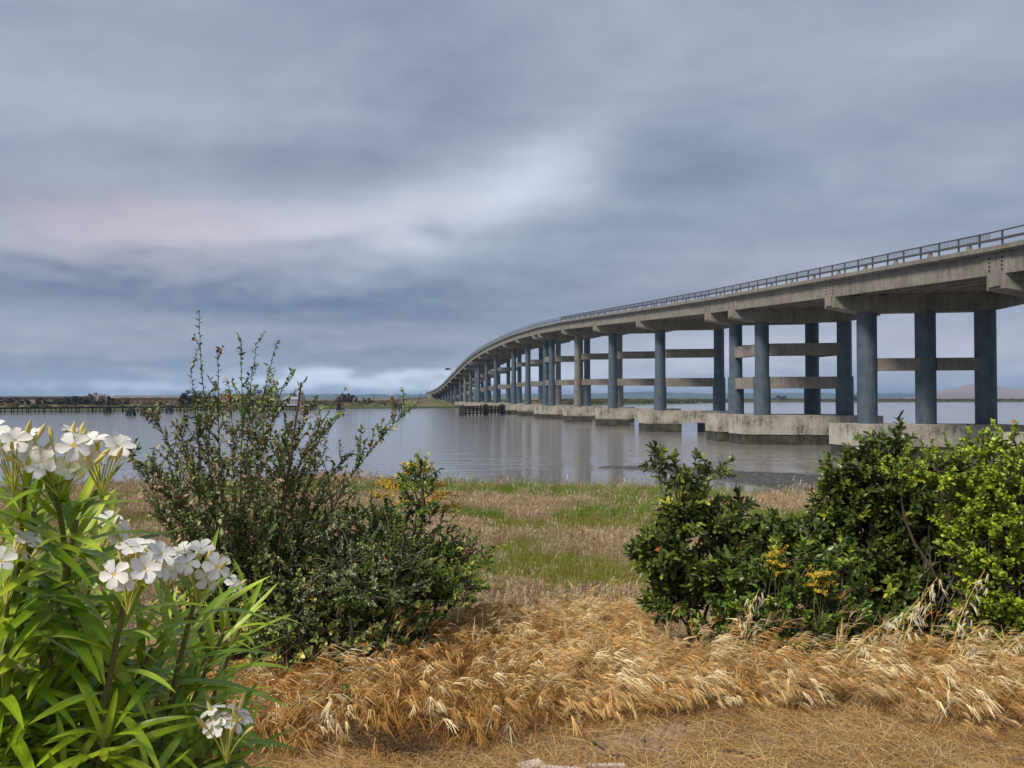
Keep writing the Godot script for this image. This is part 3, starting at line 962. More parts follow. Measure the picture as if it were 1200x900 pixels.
# a shrub made of lobes: [px, py, d, half width px, half height px]; branches from the foot, twigs and leaves at the shell
func lobed_shrub(nm: String, label: String, foot: Vector3, lobes: Array, per_lobe: int, leaves_per: int, meshes: Array, tints: Array, upright: float, rough: float, twig_len: float, bark: Material, spread := 0.8, through := 0.3) -> Node3D:
	var o := node(nm, foot, label, "shrub")
	var xfs := []; var kinds := []
	var limbs := MB.new(); var twigs := MB.new()
	for l in lobes:
		var c := at(l[0], l[1], l[2]) - foot
		var rx: float = l[3] / FOC * l[2]; var ry: float = l[4] / FOC * l[2]
		var rz: float = rx * spread
		var joint := c * 0.55 + Vector3(rr(-.1, .1), 0, rr(-.1, .1))
		var start := Vector3(rr(-.12, .12), -0.05, rr(-.1, .1))
		limbs.tube(bend(start, joint, Vector3(rr(-.08, .08), 0, rr(-.08, .08)), 5), [0.016, 0.014, 0.013, 0.011, 0.010, 0.009], 6)
		limbs.tube(bend(joint, c, Vector3(rr(-.06, .06), 0, rr(-.06, .06)), 4), [0.009, 0.008, 0.007, 0.006, 0.005], 5)
		var count := int(clampf(per_lobe * l[3] * l[4] / 1400.0, 9, per_lobe * 2.2))
		for k in count:
			var u := rvec()
			if u.y < -0.3: u.y *= 0.5
			var f := pow(rng.randf(), 0.28)
			var p := c + Vector3(u.x * rx, u.y * ry, u.z * rz) * f * (1.0 + 0.22 * nz2.get_noise_3d(u.x * 60, u.y * 60, u.z * 60 + l[0]))
			var gy := 0.03
			if p.y < gy: p.y = gy + rr(0, .1)
			var out := (u + Vector3.UP * upright + rvec() * 0.35).normalized()
			var tl := twig_len * rr(0.6, 1.3)
			var tip := p + out * tl
			if k % 3 == 0:
				twigs.tube(bend(c.lerp(p, 0.25) + rvec() * 0.03, p, rvec() * 0.05, 3), [0.006, 0.005, 0.004, 0.003], 4, false)
			twigs.tube([p, p.lerp(tip, 0.5) + rvec() * 0.01, tip], [0.003, 0.0025, 0.0015], 4, false)
			var ph := rr(0, TAU)
			var tint := int(clampf(absf(rng.randfn(0.9, 1.15)), 0, tints.size() - 1))
			for q in leaves_per:
				var g := (q + 0.6) / leaves_per
				ph += 2.4
				var fr := frame(out, Vector3(0.3, 0.1, 0.9))
				var rad := fr.x * cos(ph) + fr.z * sin(ph)
				var dir := (rad * (1.0 - 0.55 * g) + out * (0.45 + 0.7 * g) + rvec() * 0.2).normalized()
				var lb := frame(dir, (out * 1.0 + Vector3.UP * 0.7 + rvec() * 0.5)).rotated(dir, rr(-.5, .5))
				xfs.append(Transform3D(lb.scaled(Vector3.ONE * rr(0.65, 1.15)), p.lerp(tip, g)))
				kinds.append(tints.size() if rng.randf() < 0.0015 else clampi(tint + int(rr(-0.4, 1.4)), 0, tints.size() - 1))
	var mats := []
	var all_tints := tints + [Color(.45, .13, .03)]
	for tc in all_tints: mats.append(leaf_mat(tc.r, tc.g, tc.b, rough, through, false))
	part("branch", limbs.mesh(bark), o)
	part("twig", twigs.mesh(bark), o)
	put_leaves(o, meshes, mats, all_tints, xfs, kinds)
	return o

func flower_head(rad: float, cnt: int, m: Material) -> ArrayMesh:
	var b := MB.new()
	var tips := []
	for i in 11:
		var u := rvec(); u.y = absf(u.y) * 1.3 - 0.2
		tips.append(u * rad * rr(0.45, 1.25))
	for i in cnt:
		var c: Vector3 = tips[i % tips.size()] * pow(rng.randf(), 0.45)
		var p := c + rvec() * rad * 0.22 * rng.randf()
		var s := rr(0.0025, 0.0055)
		var x := rvec() * s; var y := rvec().cross(x).normalized() * s
		var nn := (p.normalized() + Vector3.UP).normalized()
		var j := b.vert(p - x, nn); b.vert(p + y, nn); b.vert(p + x, nn); b.vert(p - y, nn)
		b.tri(j, j + 1, j + 2); b.tri(j, j + 2, j + 3)
		var k := b.vert(p, nn); b.vert(p + y * 1.2 + x * .4, nn); b.vert(p + Vector3(0, -s * 2.0, 0), nn)
		b.tri(k, k + 1, k + 2)
	return b.mesh(m)

func build_shrubs():
	var white := leaf_mat(1, 1, 1, 0.38, 0.3)
	var glossy := leaf_mat(1, 1, 1, 0.32, 0.25)
	# --- dark glossy shrub
	var ovate := [leaf_mesh(.060, .0125, .35, .35, 4, glossy, 1), leaf_mesh(.050, .0115, .5, .6, 4, glossy), leaf_mesh(.066, .013, .25, .15, 4, glossy, 1)]
	var dark_t := [Color(0.068, 0.098, 0.022), Color(0.110, 0.158, 0.028), Color(0.176, 0.241, 0.036), Color(0.318, 0.375, 0.050), Color(0.612, 0.590, 0.071)]
	var foot := at(838, 762, 4.75); foot.y = ground(foot.x, -foot.z)
	lobed_shrub("evergreen_shrub", "dark glossy evergreen shrub with a bare leaning trunk at the grass edge", foot, [
		[790, 660, 4.7, 34, 30], [796, 612, 4.75, 18, 26], [772, 548, 4.8, 4, 16], [790, 566, 4.8, 5, 16], [812, 566, 4.8, 6, 18], [836, 552, 4.85, 4, 12], [842, 618, 4.85, 26, 16], [880, 645, 4.85, 36, 24], [850, 685, 4.7, 48, 32], [790, 705, 4.75, 24, 34], [905, 628, 4.9, 18, 14], [935, 645, 4.85, 28, 20], [925, 682, 4.8, 40, 34], [762, 655, 4.8, 14, 16], [868, 598, 4.9, 3, 12], [824, 600, 4.8, 9, 16], [946, 618, 4.95, 10, 10], [752, 636, 4.75, 6, 8]],
		175, 11, ovate, dark_t, 0.55, 0.32, .09, M.bark)
	foot = at(1010, 765, 5.0); foot.y = ground(foot.x, -foot.z)
	lobed_shrub("evergreen_shrub", "tall dark evergreen shrub directly before the nearest bridge footing", foot, [
		[1012, 570, 5.0, 32, 26], [1040, 540, 5.0, 20, 14], [1022, 515, 5.0, 5, 10], [1055, 520, 5.0, 5, 10], [998, 600, 5.0, 30, 34], [1050, 600, 5.05, 44, 40], [1000, 645, 5.0, 48, 34], [972, 600, 5.0, 14, 22], [1075, 660, 5.05, 54, 50], [1020, 700, 4.95, 60, 44], [1100, 720, 5.0, 62, 44], [1150, 700, 5.1, 62, 54], [985, 555, 5.0, 14, 14], [1110, 620, 5.15, 46, 46], [1120, 575, 5.15, 30, 30]],
		150, 11, ovate, dark_t, 0.55, 0.32, .09, M.bark)
	# --- bright green shrub at the edge of the view
	var round_l := [leaf_mesh(.030, .0105, .3, .3, 4, white, 1), leaf_mesh(.026, .0095, .2, .5, 4, white, 1)]
	var bright_t := [Color(.17, .25, .02), Color(.28, .38, .025), Color(.40, .50, .032), Color(.52, .58, .045), Color(.12, .19, .018)]
	foot = at(1170, 790, 4.4); foot.y = ground(foot.x, -foot.z)
	lobed_shrub("broadleaf_shrub", "bright yellow green small leaved shrub with loose upright sprays", foot, [
		[1170, 565, 4.4, 38, 40], [1130, 555, 4.45, 30, 32], [1095, 555, 4.5, 28, 28], [1155, 525, 4.45, 12, 16], [1185, 522, 4.4, 18, 16], [1200, 600, 4.3, 55, 60], [1165, 640, 4.35, 50, 55], [1195, 690, 4.3, 55, 60], [1140, 610, 4.45, 32, 36], [1060, 560, 4.55, 20, 20], [1180, 745, 4.3, 50, 40], [1240, 640, 4.4, 60, 110]],
		105, 12, round_l, bright_t, 0.6, 0.42, .09, M.bark, 0.7, 0.4)
	# --- yellow flowered shrub in front
	var toyon := [leaf_mesh(.042, .010, .3, .3, 4, white), leaf_mesh(.036, .009, .4, .5, 4, white)]
	var mid_t := [Color(0.070, 0.125, 0.021), Color(0.123, 0.218, 0.026), Color(0.216, 0.330, 0.034), Color(0.385, 0.462, 0.053)]
	foot = at(930, 780, 4.45); foot.y = ground(foot.x, -foot.z)
	var ys := lobed_shrub("flowering_shrub", "small green shrub with two yellow flower heads before dark shrub", foot, [
		[890, 705, 4.45, 36, 42], [925, 690, 4.45, 38, 45], [965, 715, 4.45, 40, 42], [1000, 735, 4.5, 34, 35], [905, 745, 4.4, 40, 28], [950, 755, 4.4, 45, 25], [850, 745, 4.5, 36, 24], [985, 665, 4.5, 24, 26], [1030, 750, 4.5, 30, 25]],
		62, 11, toyon, mid_t, 0.7, 0.42, .08, M.bark, 0.6, 0.35)
	var yel := leaf_mat(.66, .46, .045, 0.7, 0.3, false)
	var fh := flower_head(.06, 300, yel)
	var stalk := mat(.14, .15, .03, .8)
	for q in [[912, 648, .8], [908, 660, .7], [918, 664, .6], [903, 652, .5], [910, 672, .55], [960, 674, .8], [968, 684, .7], [953, 686, .6], [962, 694, .6], [950, 674, .5], [972, 672, .5], [985, 700, .4]]:
		var p := at(q[0], q[1], 4.33 + rr(-.06, .06)) - ys.position
		var f := part("flower_head", fh, ys, Transform3D(Basis.from_scale(Vector3(1.3, 1.2, 1.3) * q[2]).rotated(Vector3.UP, rr(0, 6)), p))
		var sb := MB.new()
		sb.tube(bend(Vector3(0, -0.3, -0.05), Vector3(0, 0, 0), Vector3(0.02, 0, 0), 4), [.0022, .0022, .002, .0018, .0014], 5)
		part("flower_stalk", sb.mesh(stalk), f)
	# dead grey branches among the green
	foot = at(1085, 750, 4.85); foot.y = ground(foot.x, -foot.z)
	var dead := node("dead_branches", foot, "bare grey twiggy branches standing among the green shrubs", "branches")
	var dm := mat(.26, .22, .19, .9)
	for k in 9:
		var b := MB.new()
		var tip := at(1085 + rr(-14, 50), rr(585, 660), 4.7 + rr(-.1, .15)) - foot
		var mid := tip * rr(0.45, 0.6) + Vector3(rr(-.05, .05), 0, .02)
		b.tube(bend(Vector3(rr(-.05, .1), 0.05, 0), mid, rvec() * .03, 4), [.005, .0045, .004, .0035, .003], 5)
		b.tube(bend(mid, tip, rvec() * .06, 4), [.0035, .003, .003, .002, .0015], 5)
		for j in 3:
			var s := mid.lerp(tip, rr(.2, .8))
			b.tube(bend(s, s + Vector3(rr(-.09, .09), rr(.05, .15), rr(-.04, .06)), rvec() * .02, 3), [.003, .0025, .002, .0015], 4)
		part("branch", b.mesh(dm), dead)

	# --- left side: low dark shrub
	var small := [leaf_mesh(.034, .0115, .3, .4, 3, white, 1), leaf_mesh(.027, .009, .3, .2, 3, white, 1)]
	var low_t := [Color(0.125, 0.162, 0.043), Color(0.208, 0.271, 0.065), Color(0.376, 0.409, 0.096), Color(0.711, 0.623, 0.173)]
	foot = at(375, 782, 4.6); foot.y = ground(foot.x, -foot.z)
	lobed_shrub("creeping_shrub", "dense dark green low shrub heaped under the tall thin shrub", foot, [
		[350, 705, 4.65, 70, 55], [410, 690, 4.7, 60, 60], [300, 690, 4.7, 50, 60], [455, 670, 4.75, 50, 50], [380, 745, 4.55, 75, 35], [320, 745, 4.6, 50, 35], [430, 735, 4.6, 55, 35], [470, 705, 4.7, 40, 45], [350, 640, 4.75, 60, 40], [260, 670, 4.8, 50, 60], [240, 730, 4.75, 50, 50], [470, 745, 4.6, 35, 28]],
		85, 11, small, low_t, 0.35, 0.5, .08, M.bark)
	# grey leaved sprays
	var grey_t := [Color(0.121, 0.178, 0.067), Color(0.208, 0.285, 0.120), Color(0.329, 0.405, 0.191), Color(0.438, 0.500, 0.256)]
	foot = at(430, 770, 4.5); foot.y = ground(foot.x, -foot.z)
	lobed_shrub("grey_shrub", "pale grey green shrub with thin silvery sprays over dark leaves", foot, [
		[400, 655, 4.5, 45, 32], [440, 690, 4.4, 45, 34], [370, 680, 4.45, 36, 30], [470, 655, 4.5, 34, 26], [395, 610, 4.6, 34, 26], [345, 720, 4.4, 26, 26]],
		42, 14, [leaf_mesh(.024, .0055, .3, .3, 3, white), leaf_mesh(.020, .005, .3, .2, 3, white)], grey_t, 0.5, 0.7, .13, mat(.10, .085, .06, .9))
	# broad leaved shrub with yellow bloom behind
	foot = at(500, 742, 4.9); foot.y = ground(foot.x, -foot.z)
	var bs := lobed_shrub("flowering_shrub", "green leafy shrub with a yellow blossoming top beside the marsh", foot, [
		[490, 590, 5.0, 22, 40], [470, 640, 5.0, 42, 40], [510, 640, 5.0, 34, 36], [450, 620, 5.0, 28, 26], [520, 680, 4.95, 34, 32], [480, 690, 4.95, 44, 36], [545, 655, 4.9, 22, 20], [492, 560, 5.0, 10, 16], [425, 630, 4.8, 25, 30], [505, 705, 4.7, 36, 28], [545, 690, 4.75, 20, 18], [455, 660, 4.6, 32, 26], [430, 700, 4.45, 24, 22]],
		62, 11, toyon, mid_t, 0.55, 0.42, .09, M.bark, 0.7, 0.35)
	for q in [[488, 548, 1.2], [478, 556, .9], [498, 552, .9], [462, 572, 1.2], [452, 566, .9], [505, 590, 1.3], [520, 580, 1.0], [518, 600, 1.1], [530, 594, .8], [445, 582, .9], [470, 590, .9], [512, 570, .8], [455, 625, .7], [470, 648, .6], [545, 668, .8], [530, 672, .7]]:
		var p := at(q[0], q[1], 5.2 + rr(-.1, .2)) - bs.position
		part("flower_head", fh, bs, Transform3D(Basis.from_scale(Vector3(1.5, 1.25, 1.5) * q[2]).rotated(Vector3.UP, rr(0, 6)), p))
	# long arching leafy arms to the open marsh
	for q in [[[520, 650], [575, 640], [600, 636]], [[515, 690], [548, 680], [575, 668]], [[500, 600], [490, 560], [502, 535]]]:
		arm_spray(bs, q, 4.95, toyon[0], mid_t, 14)
	# --- tall thin shrub
	build_thin_shrub()

func arm_spray(o: Node3D, line: Array, d: float, lm: Mesh, tints: Array, cnt: int):
	var b := MB.new()
	var p0 := at(line[0][0], line[0][1], d) - o.position
	var p1 := at(line[1][0], line[1][1], d - .05) - o.position
	var p2 := at(line[2][0], line[2][1], d - .1) - o.position
	var pts := []
	for i in 7:
		var f := i / 6.0
		pts.append(p0.lerp(p1, f).lerp(p1.lerp(p2, f), f))
	b.tube(pts, [.005, .0045, .004, .0035, .003, .0025, .002], 5)
	part("branch", b.mesh(M.bark), o)
	for i in cnt:
		var f := (i + 1.0) / cnt * 5.99
		var k := int(f)
		var p: Vector3 = pts[k].lerp(pts[k + 1], f - k)
		var out: Vector3 = (pts[k + 1] - pts[k]).normalized()
		var dir := (out * 0.6 + rvec() * 0.7 + Vector3.UP * 0.25).normalized()
		var tc: Color = tints[1 + i % (tints.size() - 1)]
		var l := part("leaf", lm, o, Transform3D(frame(dir, Vector3.UP + rvec() * .4).scaled(Vector3.ONE * rr(.8, 1.2)), p))
		l.material_override = leaf_cache(tc)

var lcache := {}
func leaf_cache(tc: Color) -> Material:
	if not lcache.has(tc): lcache[tc] = leaf_mat(tc.r, tc.g, tc.b, 0.42, 0.35, false)
	return lcache[tc]

func build_thin_shrub():
	var white := leaf_mat(1, 1, 1, 0.5, 0.3)
	var meshes := [leaf_mesh(.034, .0095, .4, .3, 3, white), leaf_mesh(.029, .0085, .3, .5, 3, white), leaf_mesh(.040, .0105, .4, .2, 3, white)]
	var tints := [Color(.085, .14, .04), Color(.14, .22, .06), Color(.21, .30, .09), Color(.31, .34, .15), Color(.38, .27, .16)]
	var foot := at(285, 775, 4.75); foot.y = ground(foot.x, -foot.z)
	var o := node("thin_shrub", foot, "tall thin open shrub with small grey green leaves reaching above the horizon", "shrub")
	var bark := tri_mat(M.bark.albedo_texture, 3.0, 0.9)
	var xfs := []; var kinds := []
	var stems := [
		[[233, 362], [238, 500], [262, 680], 4.6, 1], [[224, 432], [228, 520], [258, 690], 4.65, 1], [[282, 397], [284, 520], [280, 690], 4.6, 1], [[326, 400], [300, 470], [282, 620], 4.7, 1], [[344, 432], [318, 470], [290, 600], 4.55, 1], [[255, 412], [254, 500], [268, 680], 4.7, 1],
		[[300, 402], [290, 470], [285, 640], 4.8, 1], [[405, 455], [350, 520], [310, 660], 4.6, 1], [[475, 482], [415, 535], [345, 680], 4.6, 2], [[385, 500], [350, 540], [320, 680], 4.7, 1], [[150, 525], [185, 580], [240, 700], 4.6, 1], [[165, 545], [200, 560], [250, 690], 4.7, 1], [[180, 480], [205, 540], [250, 680], 4.8, 1],
		[[185, 600], [210, 620], [255, 720], 4.5, 1], [[210, 500], [225, 560], [262, 690], 4.55, 1], [[360, 480], [335, 540], [310, 690], 4.5, 1], [[375, 540], [350, 580], [320, 690], 4.5, 1], [[340, 500], [320, 560], [300, 690], 4.8, 1], [[310, 470], [305, 560], [292, 690], 4.45, 1], [[270, 470], [275, 560], [278, 690], 4.5, 1],
		[[240, 470], [250, 560], [270, 690], 4.85, 1], [[400, 540], [370, 580], [330, 700], 4.8, 1], [[200, 560], [220, 600], [258, 700], 4.9, 1], [[330, 540], [318, 600], [300, 700], 4.4, 1], [[258, 540], [262, 610], [272, 700], 4.4, 1], [[228, 560], [240, 620], [266, 700], 4.45, 1]]
	var twigs := MB.new()
	for s in stems:
		var d: float = s[3]
		var p2 := at(s[0][0], s[0][1], d) - foot
		var p1 := at(s[1][0], s[1][1], d) - foot
		var p0 := at(s[2][0], s[2][1], lerpf(d, 4.75, .5)) - foot
		var root := Vector3(rr(-.12, .12), -0.03, rr(-.08, .08))
		var b := MB.new()
		var pts := [root, root.lerp(p0, 0.5) + rvec() * .02, p0]
		for i in range(1, 9):
			var f := i / 8.0
			pts.append(p0.lerp(p1, f).lerp(p1.lerp(p2, f), f) + rvec() * .006)
		var rad := []
		for i in pts.size(): rad.append(lerpf(.0058, .0014, float(i) / (pts.size() - 1)))
		b.tube(pts, rad, 5)
		part("stem", b.mesh(bark), o)
		# leaves along the stem, side twigs lower down
		var tall: bool = s[0][1] < 470
		for i in range(2, pts.size() - 1):
			var seg: Vector3 = pts[i + 1] - pts[i]
			var frac := float(i) / pts.size()
			var cnt := int(seg.length() / 0.017) + 1
			for k in cnt:
				var p: Vector3 = pts[i] + seg * (k + rng.randf()) / cnt
				var out := seg.normalized()
				var fr := frame(out, Vector3(.2, .1, 1))
				var a := rr(0, TAU)
				var dir := ((fr.x * cos(a) + fr.z * sin(a)) * 0.8 + out * 0.75).normalized()
				xfs.append(Transform3D(frame(dir, out + rvec() * .5).scaled(Vector3.ONE * rr(.6, 1.1) * (1.0 if frac < .85 else 0.8)), p))
				kinds.append(int(rr(0, 2.2)) if tall and frac > .55 else int(rr(0, 4.3)))
			var tw := 0
			if frac < 0.9: tw = 4 if not tall else (3 if frac < .6 else (1 if rng.randf() < .7 else 0))
			for k in tw:
				var p: Vector3 = pts[i] + seg * rng.randf()
				var out := (seg.normalized() * 0.7 + Vector3(rr(-1, 1), rr(-.1, .5), rr(-1, 1)) * 0.8).normalized()
				var ln := rr(.08, .26) * (1.0 if frac < .6 else .6)
				var e := p + out * ln + Vector3.UP * .02
				twigs.tube(bend(p, e, rvec() * .012, 3), [.0028, .0024, .002, .0012], 4, false)
				var lc := int(ln / .0085)
				var tt := int(rr(0, 4.6))
				for q in lc:
					var g := (q + 1.0) / lc
					var dir := (out * .7 + rvec() * .9).normalized()
					xfs.append(Transform3D(frame(dir, Vector3.UP + rvec() * .6).scaled(Vector3.ONE * rr(.6, 1.15)), p.lerp(e, g)))
					kinds.append(clampi(tt + int(rr(-1, 1.6)), 0, 4))
	part("twig", twigs.mesh(bark), o)
	var mats := []
	for tc in tints: mats.append(leaf_cache(tc))
	put_leaves(o, meshes, mats, tints, xfs, kinds)
	# bare broken stick
	var sb := MB.new()
	var a := at(317, 700, 4.5); var e := at(353, 448, 4.4)
	sb.tube([a, a.lerp(e, .3) + Vector3(.01, 0, 0), a.lerp(e, .7), e], [.0075, .007, .0062, .0058], 7)
	sb.tube([a.lerp(e, .47), at(352, 545, 4.5), at(372, 520, 4.5)], [.005, .004, .002], 5)
	top("bare_stick", sb.mesh(mat(.11, .055, .04, .8)), "bare reddish brown broken stem sticking up through the thin shrub", "stick")

# ------------------------------------------------------------------ oleander
func build_oleander():
	var foot := Vector3(-0.78, 0, -1.28)
	foot.y = ground(foot.x, 1.28)
	var o := node("oleander", foot, "lush oleander bush with long lance leaves and white flower clusters", "shrub")
	# leaf texture: pale midrib and faint side veins
	var im := Image.create(64, 128, false, Image.FORMAT_RGB8)
	for y in 128:
		for x in 64:
			var u := absf(x - 31.5) / 32.0
			var v := y / 128.0
			var g := 1.0 + 0.10 * sin((v * 46.0 + u * 9.0) * TAU * 0.5) + rr(-.04, .04)
			var c := Color(.86, .90, .75) * g
			var rib := exp(-pow(u / 0.085, 2.0))
			c = c.lerp(Color(1.0, 1.0, .75), rib)
			im.set_pixel(x, y, Color(clampf(c.r, 0, 1), clampf(c.g, 0, 1), clampf(c.b, 0, 1)))
	var lt := ImageTexture.create_from_image(im)
	var tints := [Color(.25, .37, .022), Color(.34, .47, .028), Color(.44, .56, .038), Color(.56, .66, .06)]
	var mats := []
	for c in tints:
		var m := leaf_mat(c.r, c.g, c.b, 0.36, 0.45, false)
		m.albedo_texture = lt
		mats.append(m)
	var base_m := leaf_mat(1, 1, 1, 0.36, 0.45)
	base_m.albedo_texture = lt
	var meshes := [leaf_mesh(.145, .0074, .30, .25, 8, base_m), leaf_mesh(.13, .0070, .4, .6, 8, base_m), leaf_mesh(.155, .0074, .25, .8, 8, base_m), leaf_mesh(.12, .0072, .35, -0.2, 8, base_m)]
	var stem_m := mat(.16, .15, .05, .7)
	var old_m := mat(.13, .075, .045, .8)
	var xfs := []; var kinds := []
	# shoots: tip px, py, d, leafy length, lean x
	var shoots := [
		[150, 690, 1.02, .26], [232, 690, 1.12, .26], [262, 862, 1.12, .20], [118, 645, 1.2, .22], [10, 690, .98, .20], [66, 575, .98, .24], [8, 800, 1.0, .2],
		[262, 742, 1.3, .24], [288, 720, 1.35, .2], [178, 760, 1.12, .22], [60, 770, 1.05, .24], [105, 735, 1.2, .26], [215, 805, 1.2, .22], [30, 845, 1.05, .22], [125, 862, 1.0, .24], [235, 885, 1.15, .22], [282, 880, 1.25, .2], [75, 905, 1.0, .22], [175, 915, 1.02, .22], [20, 720, 1.15, .22], [0, 640, 1.1, .22], [70, 660, 1.1, .2], [40, 600, 1.0, .2], [100, 800, 1.3, .25], [150, 830, 1.3, .25], [200, 850, 1.35, .25], [60, 830, 1.35, .25], [260, 820, 1.4, .22], [20, 900, 1.2, .25], [110, 930, 1.1, .22], [-20, 760, 1.0, .2], [130, 780, 1.12, .22], [85, 850, 1.12, .24], [190, 870, 1.1, .22], [45, 690, 1.2, .22], [140, 720, 1.3, .22], [220, 940, 1.2, .22], [240, 770, 1.42, .22], [195, 720, 1.4, .2], [90, 610, 1.0, .16], [30, 570, .98, .16]]
	var woody := MB.new(); var green := MB.new()
	for s in shoots:
		var tip := at(s[0], s[1], s[2]) - foot
		var root := Vector3(rr(-.14, .14), 0, rr(-.14, .14))
		var out := Vector3(tip.x - root.x, 0, tip.z - root.z)
		var ctrl := root + Vector3(out.x * 0.35, tip.y * 0.72, out.z * 0.35)
		var pts := []
		for i in 13:
			var f := i / 12.0
			pts.append(root.lerp(ctrl, f).lerp(ctrl.lerp(tip, f), f))
		var rad := []
		for i in 13: rad.append(lerpf(.0085, .0032, i / 12.0))
		woody.tube(pts.slice(0, 10), rad.slice(0, 10), 7, false)
		green.tube(pts.slice(9, 13), rad.slice(9, 13), 7)
		# whorls of three
		var dist := 0.0
		var i := 12
		var ph := rr(0, TAU)
		var step := 0.0
		while i > 0 and dist < s[3] * 1.35:
			var seg: Vector3 = pts[i - 1] - pts[i]
			var l := seg.length()
			while step < l:
				var p: Vector3 = pts[i] + seg * (step / l)
				var axis := -seg.normalized()
				var fr := frame(axis, Vector3(.3, 0, 1))
				ph += 1.05
				var g: float = clampf((dist + step) / s[3], 0, 1)
				for k in 3:
					var a := ph + TAU * k / 3.0 + rr(-.2, .2)
					var rd := fr.x * cos(a) + fr.z * sin(a)
					var open := lerpf(.55, 1.5, g) + rr(-.15, .15)
					var dir := (rd * sin(open) + axis * cos(open)).normalized()
					var sc := lerpf(.62, 1.0, minf(g * 2.5, 1.0)) * rr(.8, 1.12)
					xfs.append(Transform3D(frame(dir, axis + Vector3.UP * .4 + rvec() * .15).scaled(Vector3.ONE * sc), p + rd * .004))
					kinds.append(int(rr(0, 3.99)))
				step += rr(.021, .030)
			step -= l
			dist += l
			i -= 1
	part("branch", woody.mesh(old_m), o)
	part("stem", green.mesh(stem_m), o)
	put_leaves(o, meshes, mats, tints, xfs, kinds, 300)
	# flowers
	var pet_m := leaf_mat(.88, .86, .79, .55, .35, false)
	var petal := MB.new()
	for i in 6:
		var f := i / 5.0
		var w := .0105 * (0.3 + 0.95 * f) * sqrt(maxf(0.02, 1.0 - pow(f, 4.5)))
		for q in [-1.0, -0.4, 0.4, 1.0]:
			petal.vert(Vector3(q * w + f * .004, .003 + .021 * f, -.004 * f * f + .0022 * absf(q) + .0015 * sin(q * 5.0 + f * 6.0) * f), Vector3(-q * .25, .2 * f, 1).normalized(), Vector2(q, f))
	for i in 5:
		for q in 3:
			var a := i * 4 + q
			petal.tri(a, a + 1, a + 5); petal.tri(a, a + 5, a + 4)
	var petal_mesh := petal.mesh(pet_m)
	var throat := MB.new()
	throat.tube([Vector3(0, 0, -.024), Vector3(0, 0, -.012), Vector3(0, 0, .001)], [.0018, .0026, .0042], 8)
	var throat_mesh := throat.mesh(mat(.72, .60, .16, .6))
	var bud := MB.new()
	bud.tube([Vector3.ZERO, Vector3(0, .008, 0), Vector3(0, .02, 0), Vector3(0, .029, 0)], [.0016, .0028, .0034, .0006], 7)
	var bud_mesh := bud.mesh(leaf_mat(.68, .58, .20, .6, .2, false))
	var ped_m := mat(.50, .50, .09, .7)
	for cl in [[150, 668, .96, 11, .034, 7], [232, 668, 1.1, 7, .034, 6], [266, 846, 1.04, 6, .03, 6], [119, 624, 1.17, 4, .025, 7], [8, 655, .95, 5, .03, 3], [72, 534, .97, 11, .042, 8], [16, 526, .95, 8, .036, 6], [120, 538, 1.0, 6, .03, 5], [4, 785, .98, 2, .018, 2], [265, 688, 1.28, 1, .012, 1]]:
		var c := at(cl[0], cl[1], cl[2]) - foot
		var to_eye: Vector3 = (EYE - foot - c).normalized()
		var stalks := MB.new()
		var origin := c - Vector3.UP * .055
		for k in cl[3]:
			var u := rvec(); u.y = u.y * .6 + .25
			var p: Vector3 = c + Vector3(u.x * cl[4] * 1.25, u.y * cl[4], u.z * cl[4] * .8)
			var face := (u * .9 + to_eye * .75 + Vector3.UP * .35).normalized()
			var fb := frame(face.cross(rvec()).normalized(), -face)
			# frame(): y in the flower plane, z along the flower axis
			if fb.z.dot(face) < 0: fb = fb.rotated(fb.y, PI)
			var fl := part("flower", throat_mesh, o, Transform3D(fb.scaled(Vector3.ONE * rr(.66, .86)), p))
			var tilt := rr(-.1, .5)
			for q in 5:
				part("petal", petal_mesh, fl, Transform3D(Basis(Vector3(0, 0, 1), TAU * q / 5.0) * Basis(Vector3(1, 0, 0), tilt + rr(-.12, .12)), Vector3.ZERO))
			stalks.tube(bend(origin, p - face * .024, -u * .004, 3), [.0012, .0011, .0010, .0010], 5, false)
		for k in cl[5]:
			var u := rvec(); u.y = absf(u.y) * .7
			var p: Vector3 = c + Vector3(u.x * cl[4] * 1.1, u.y * cl[4] - .012, u.z * cl[4])
			part("bud", bud_mesh, o, Transform3D(frame(u + Vector3.UP * .7, Vector3(0, 0, 1)).scaled(Vector3.ONE * rr(.7, 1.1)), p))
			stalks.tube(bend(origin, p, -u * .004, 3), [.0011, .0010, .0010, .0009], 5, false)
		part("flower_stalk", stalks.mesh(ped_m), o)

